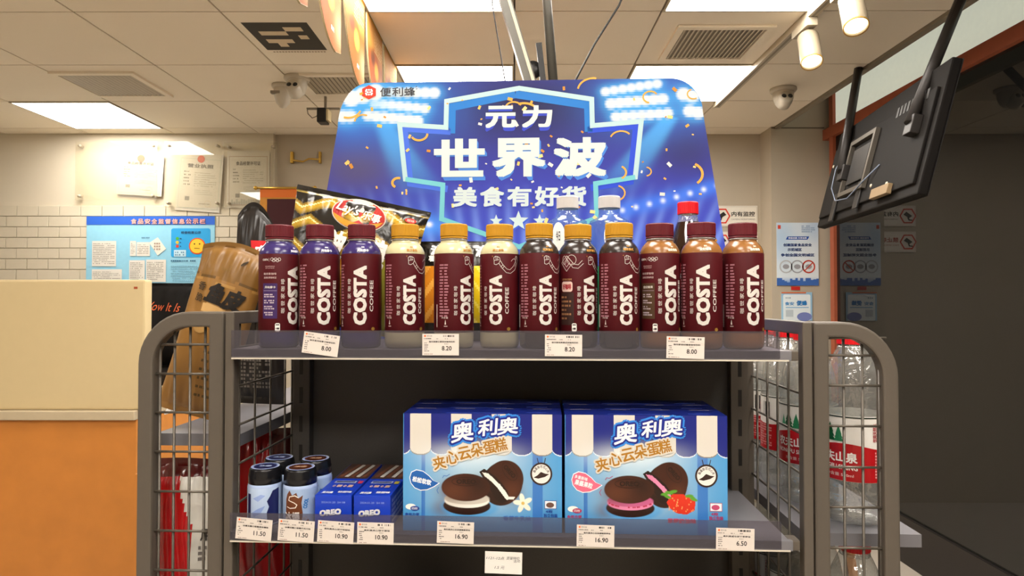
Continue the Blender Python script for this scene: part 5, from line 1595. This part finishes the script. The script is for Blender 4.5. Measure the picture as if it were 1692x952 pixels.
# hanging oval promotional signs along the ceiling line
def oval_sign(Yn, Yf, lab, k):
    t = thing('hanging_sign', lab, 'hanging sign', (-.60, Yn, CEIL-.002), group='hanging food signs in a row')
    L = Yf-Yn; Hh = .345
    pr = [(0, 0)]+[(L*.80*(1-math.cos(math.pi/2*q/14)), -.03-(Hh-.03)*math.sin(math.pi/2*q/14)) for q in range(15)]+[(L, -Hh*.95), (L, 0)]
    m = MB(); n = len(pr)
    m.add([(-.003, a, b) for a, b in pr]+[(.003, a, b) for a, b in pr], [tuple(reversed(range(n))), tuple(range(n, 2*n))]+[(i, (i+1) % n, n+(i+1) % n, n+i) for i in range(n)])
    m.build('board', M_cream, t)
    p = Print(.0005)
    yb = lambda y: np.interp(y, [q[0] for q in pr[1:-1]], [q[1] for q in pr[1:-1]])
    NS_, NT = 24, 36
    s = Sheet(2, 2, 1, 1, '#f0e2c8')
    us = np.linspace(.001, L-.001, NS_+1); ts = np.linspace(0, 1, NT+1)
    G_ = np.array([[(u, -.001+(yb(u)+.002)*tt) for u in us] for tt in ts])
    cc = (G_[:-1, :-1]+G_[1:, 1:])/2
    s.x = cc[..., 0]; s.y = cc[..., 1]; s.px = .006; s.c = np.zeros(cc.shape[:2]+(3,)); s.c[:] = lin('#a8763a')
    s.mix(np.clip((-s.y-.10)/.06, 0, 1), '#8a4408')
    s.ell(L*.42, -.17, L*.34, .06, '#8a4006', .02); s.ell(L*.36, -.15, L*.12, .03, '#5a2808', .02); s.ell(L*.6, -.19, L*.12, .035, '#d09030', .02)
    s.glow(L*.95, -.26, .06, .06, '#b8a47c', .6); s.glow(L*.2, -.10, .05, .03, '#a87c30', .9)
    nn = len(p.v)
    for j in range(NT+1):
        for i in range(NS_+1): p.v.append((G_[j, i, 0], G_[j, i, 1], .0005))
    for j in range(NT):
        for i in range(NS_):
            a = nn+j*(NS_+1)+i; p.f.append((a+NS_+1, a+NS_+2, a+1, a)); p.c.append(tuple(s.c[j, i]))
    rg = random.Random(k)
    p.greek(L*.45, -.12, L*.95, -.03, 7, '#c09a6a', 2, rg, .5); p.rect(0.002, -.006, L-.002, -.002, '#e8b83a', 2); p.text('热卖', L*.66, -Hh*.82, .035, .016, '#fbf2e0', 2, .02)
    p.build('food_print', INK_MATTE, t, lambda u, v, l: (.003+l, u, v))
    for q in (.25, .75): MB().tube([(0, L*q, -.001), (0, L*q, .0015)], .0015, 6).build('hanger', M_whitem, t)
for k, (a, b) in enumerate(((1.57, 1.87), (1.92, 2.23), (2.27, 2.58), (2.625, 2.93), (2.98, 3.29))):
    oval_sign(a, b, 'orange hanging food sign with curved edge, '+('fifth', 'fourth', 'third', 'second', 'first')[k]+' in row from the vent', k)
# hanging grey pole mount behind the board
YM = 1.75
t = thing('ceiling_mount', 'dark grey ceiling pole mount with two poles behind the promotion board', 'mount', (.08, YM, CEIL))
def rel(px, py): q = at(px, py, YM); return Vector((q.x-.08, 0, q.z-CEIL))
def strut(a, b, w, d, nm, m):
    a, b = Vector(a), Vector(b); dz = (b-a).normalized(); sxv = Vector((dz.z, 0, -dz.x))
    vs = []
    for q in (a, b):
        for i, j in ((-1, -1), (1, -1), (1, 1), (-1, 1)): vs.append(q+sxv*w/2*i+Vector((0, d/2*j, 0)))
    return MB().add(vs, [(0, 1, 2, 3), (7, 6, 5, 4), (0, 4, 5, 1), (1, 5, 6, 2), (2, 6, 7, 3), (3, 7, 4, 0)]).build(nm, m, t)
a_, b_ = rel(767, -228), rel(884, 162)
strut(a_, b_, .030, .04, 'square_pole', M_alu)
strut(a_+Vector((.008, -.021, 0)), b_+Vector((.008, -.021, 0)), .008, .003, 'pole_seam', M_whitem)
MB().tube([rel(887, -228), rel(917, 165)], .0125, 14).build('round_pole', M_alu, t)
MB().box(-.16, .06, -.05, .05, -.008, -.0005).build('ceiling_plate', M_alu, t)
q = rel(898, 110); strut(rel(891, 64)+Vector((0, .02, 0)), rel(902, 165)+Vector((0, .02, 0)), .016, .012, 'dark_bar', M_black)
q = rel(884, 96)
M = Matrix.Translation(q+Vector((-.005, .03, -.02))) @ Matrix.Rotation(math.pi/2, 4, 'X')
MB().lathe([(0, 0), (.024, 0), (.024, .012), (0, .012)], 24, M=M).build('pivot_disc', M_black, t)
MB().box(-.05, .10, .03, .05, rel(0, 215).z, rel(0, 150).z, b=.004).build('mount_plate', M_black, t)
MB().tube([rel(806, -228)+Vector((0, .02, 0)), rel(813, 0)+Vector((0, .02, 0)), rel(828, 90)+Vector((0, .02, 0)), rel(838, 150)+Vector((0, .02, 0)), rel(860, 175)+Vector((0, .03, 0))], .0018, 6).build('cable', M_black, t)
MB().tube([rel(1120, -227)+Vector((0, .02, 0)), rel(1026, 0)+Vector((0, .02, 0)), rel(985, 65)+Vector((0, .02, 0)), rel(948, 135)+Vector((0, .02, 0)), rel(915, 180)+Vector((0, .03, 0))], .003, 6).build('cable', M_black, t)

# ================================================================ HANGING SCREEN (seen from behind)
BL = at(1350, 376, 3.30); BR = at(1481, 330, 2.41); TL = at(1387, 224, 3.32)
ex = (BR-BL); ex.z = 0; ex.normalize()
up = (TL-BL); up = (up-ex*up.dot(ex)).normalized(); hgt = (TL-BL).length
nrm = ex.cross(up)                                       # towards the camera side
if nrm.dot(Vector((0, 0, ZC))-BL) < 0: nrm = -nrm
Mtv = Matrix((ex, -nrm, up)).transposed()
t = thing('hanging_screen', 'black flat screen hung from the ceiling, seen from behind, beside the window', 'screen', BL, Mtv.to_euler())
TW, THh = 1.06, hgt
MB().box(0, TW, 0, .035, 0, THh, b=.006).build('shell', M_tv, t)
MB().box(.03, TW-.03, -.012, .001, .04, THh*.80, b=.004).build('back_cover', M_tv, t)
MB().box(.0, TW, .0345, .037, .0, THh).build('display_glass', M_black, t)
pl = MB()
for a in ((.30, .58, .10, .12), (.30, .58, .34, .36), (.30, .32, .12, .34), (.56, .58, .12, .34)): pl.box(a[0], a[1], -.030, -.012, a[2], a[3])
pl.build('mount_frame', mat('mount steel', '#5c564e', .4, metal=.5), t)
MB().box(.35, .53, -.022, -.012, .15, .31).build('mount_plate', M_black, t)
for x_, z0, z1 in ((.22, .0, .13), (.50, .02, .14)): MB().box(x_, x_+.05, -.020, -.012, z0, z1, b=.002).build('mount_strap', M_black, t)
for k in range(9): MB().box(.72+k*.03, .738+k*.03, -.0135, -.0115, .36, .40).build('vent_slot', M_black, t)
for k, (x_, z_) in enumerate(((.06, .30), (.20, .22), (.26, .28), (.27, .19), (.64, .10), (.80, .08))): MB().lathe([(0, .004), (.006, .003), (.008, 0)], 10, M=Matrix.Translation((x_, -.0125, z_)) @ Matrix.Rotation(math.pi/2, 4, 'X')).build('screw', M_whitem, t)
MB().tube([(.20, -.014, .34), (.17, -.03, .26), (.20, -.035, .16), (.32, -.04, .08), (.46, -.035, .07), (.60, -.03, .13), (.68, -.014, .18)], .0028, 6).build('cable', mat('grey-blue cable', '#6a7486', .5), t)
MB().box(.70, .86, -.028, -.010, .03, .07, b=.002).build('label_card', mat('tan card', '#7c6648', .6), t)
inv = Mtv.transposed()
p1 = inv @ (Vector((1.745, 3.30, CEIL-.001))-BL); p0 = Vector((.30, -.04, .22))
MB().tube([p1, p0], .020, 12).build('hanging_pole', M_tvpole, t)
p2 = inv @ (Vector((1.70, 2.45, CEIL-.001))-BL)
MB().tube([p2, (.95, -.04, .27)], .020, 12).build('hanging_pole', M_tvpole, t)
for x_, z_ in ((.30, .22), (.95, .27)): MB().box(x_-.03, x_+.03, -.045, -.012, z_-.04, z_+.03, b=.003).build('pole_foot', M_tvpole, t)
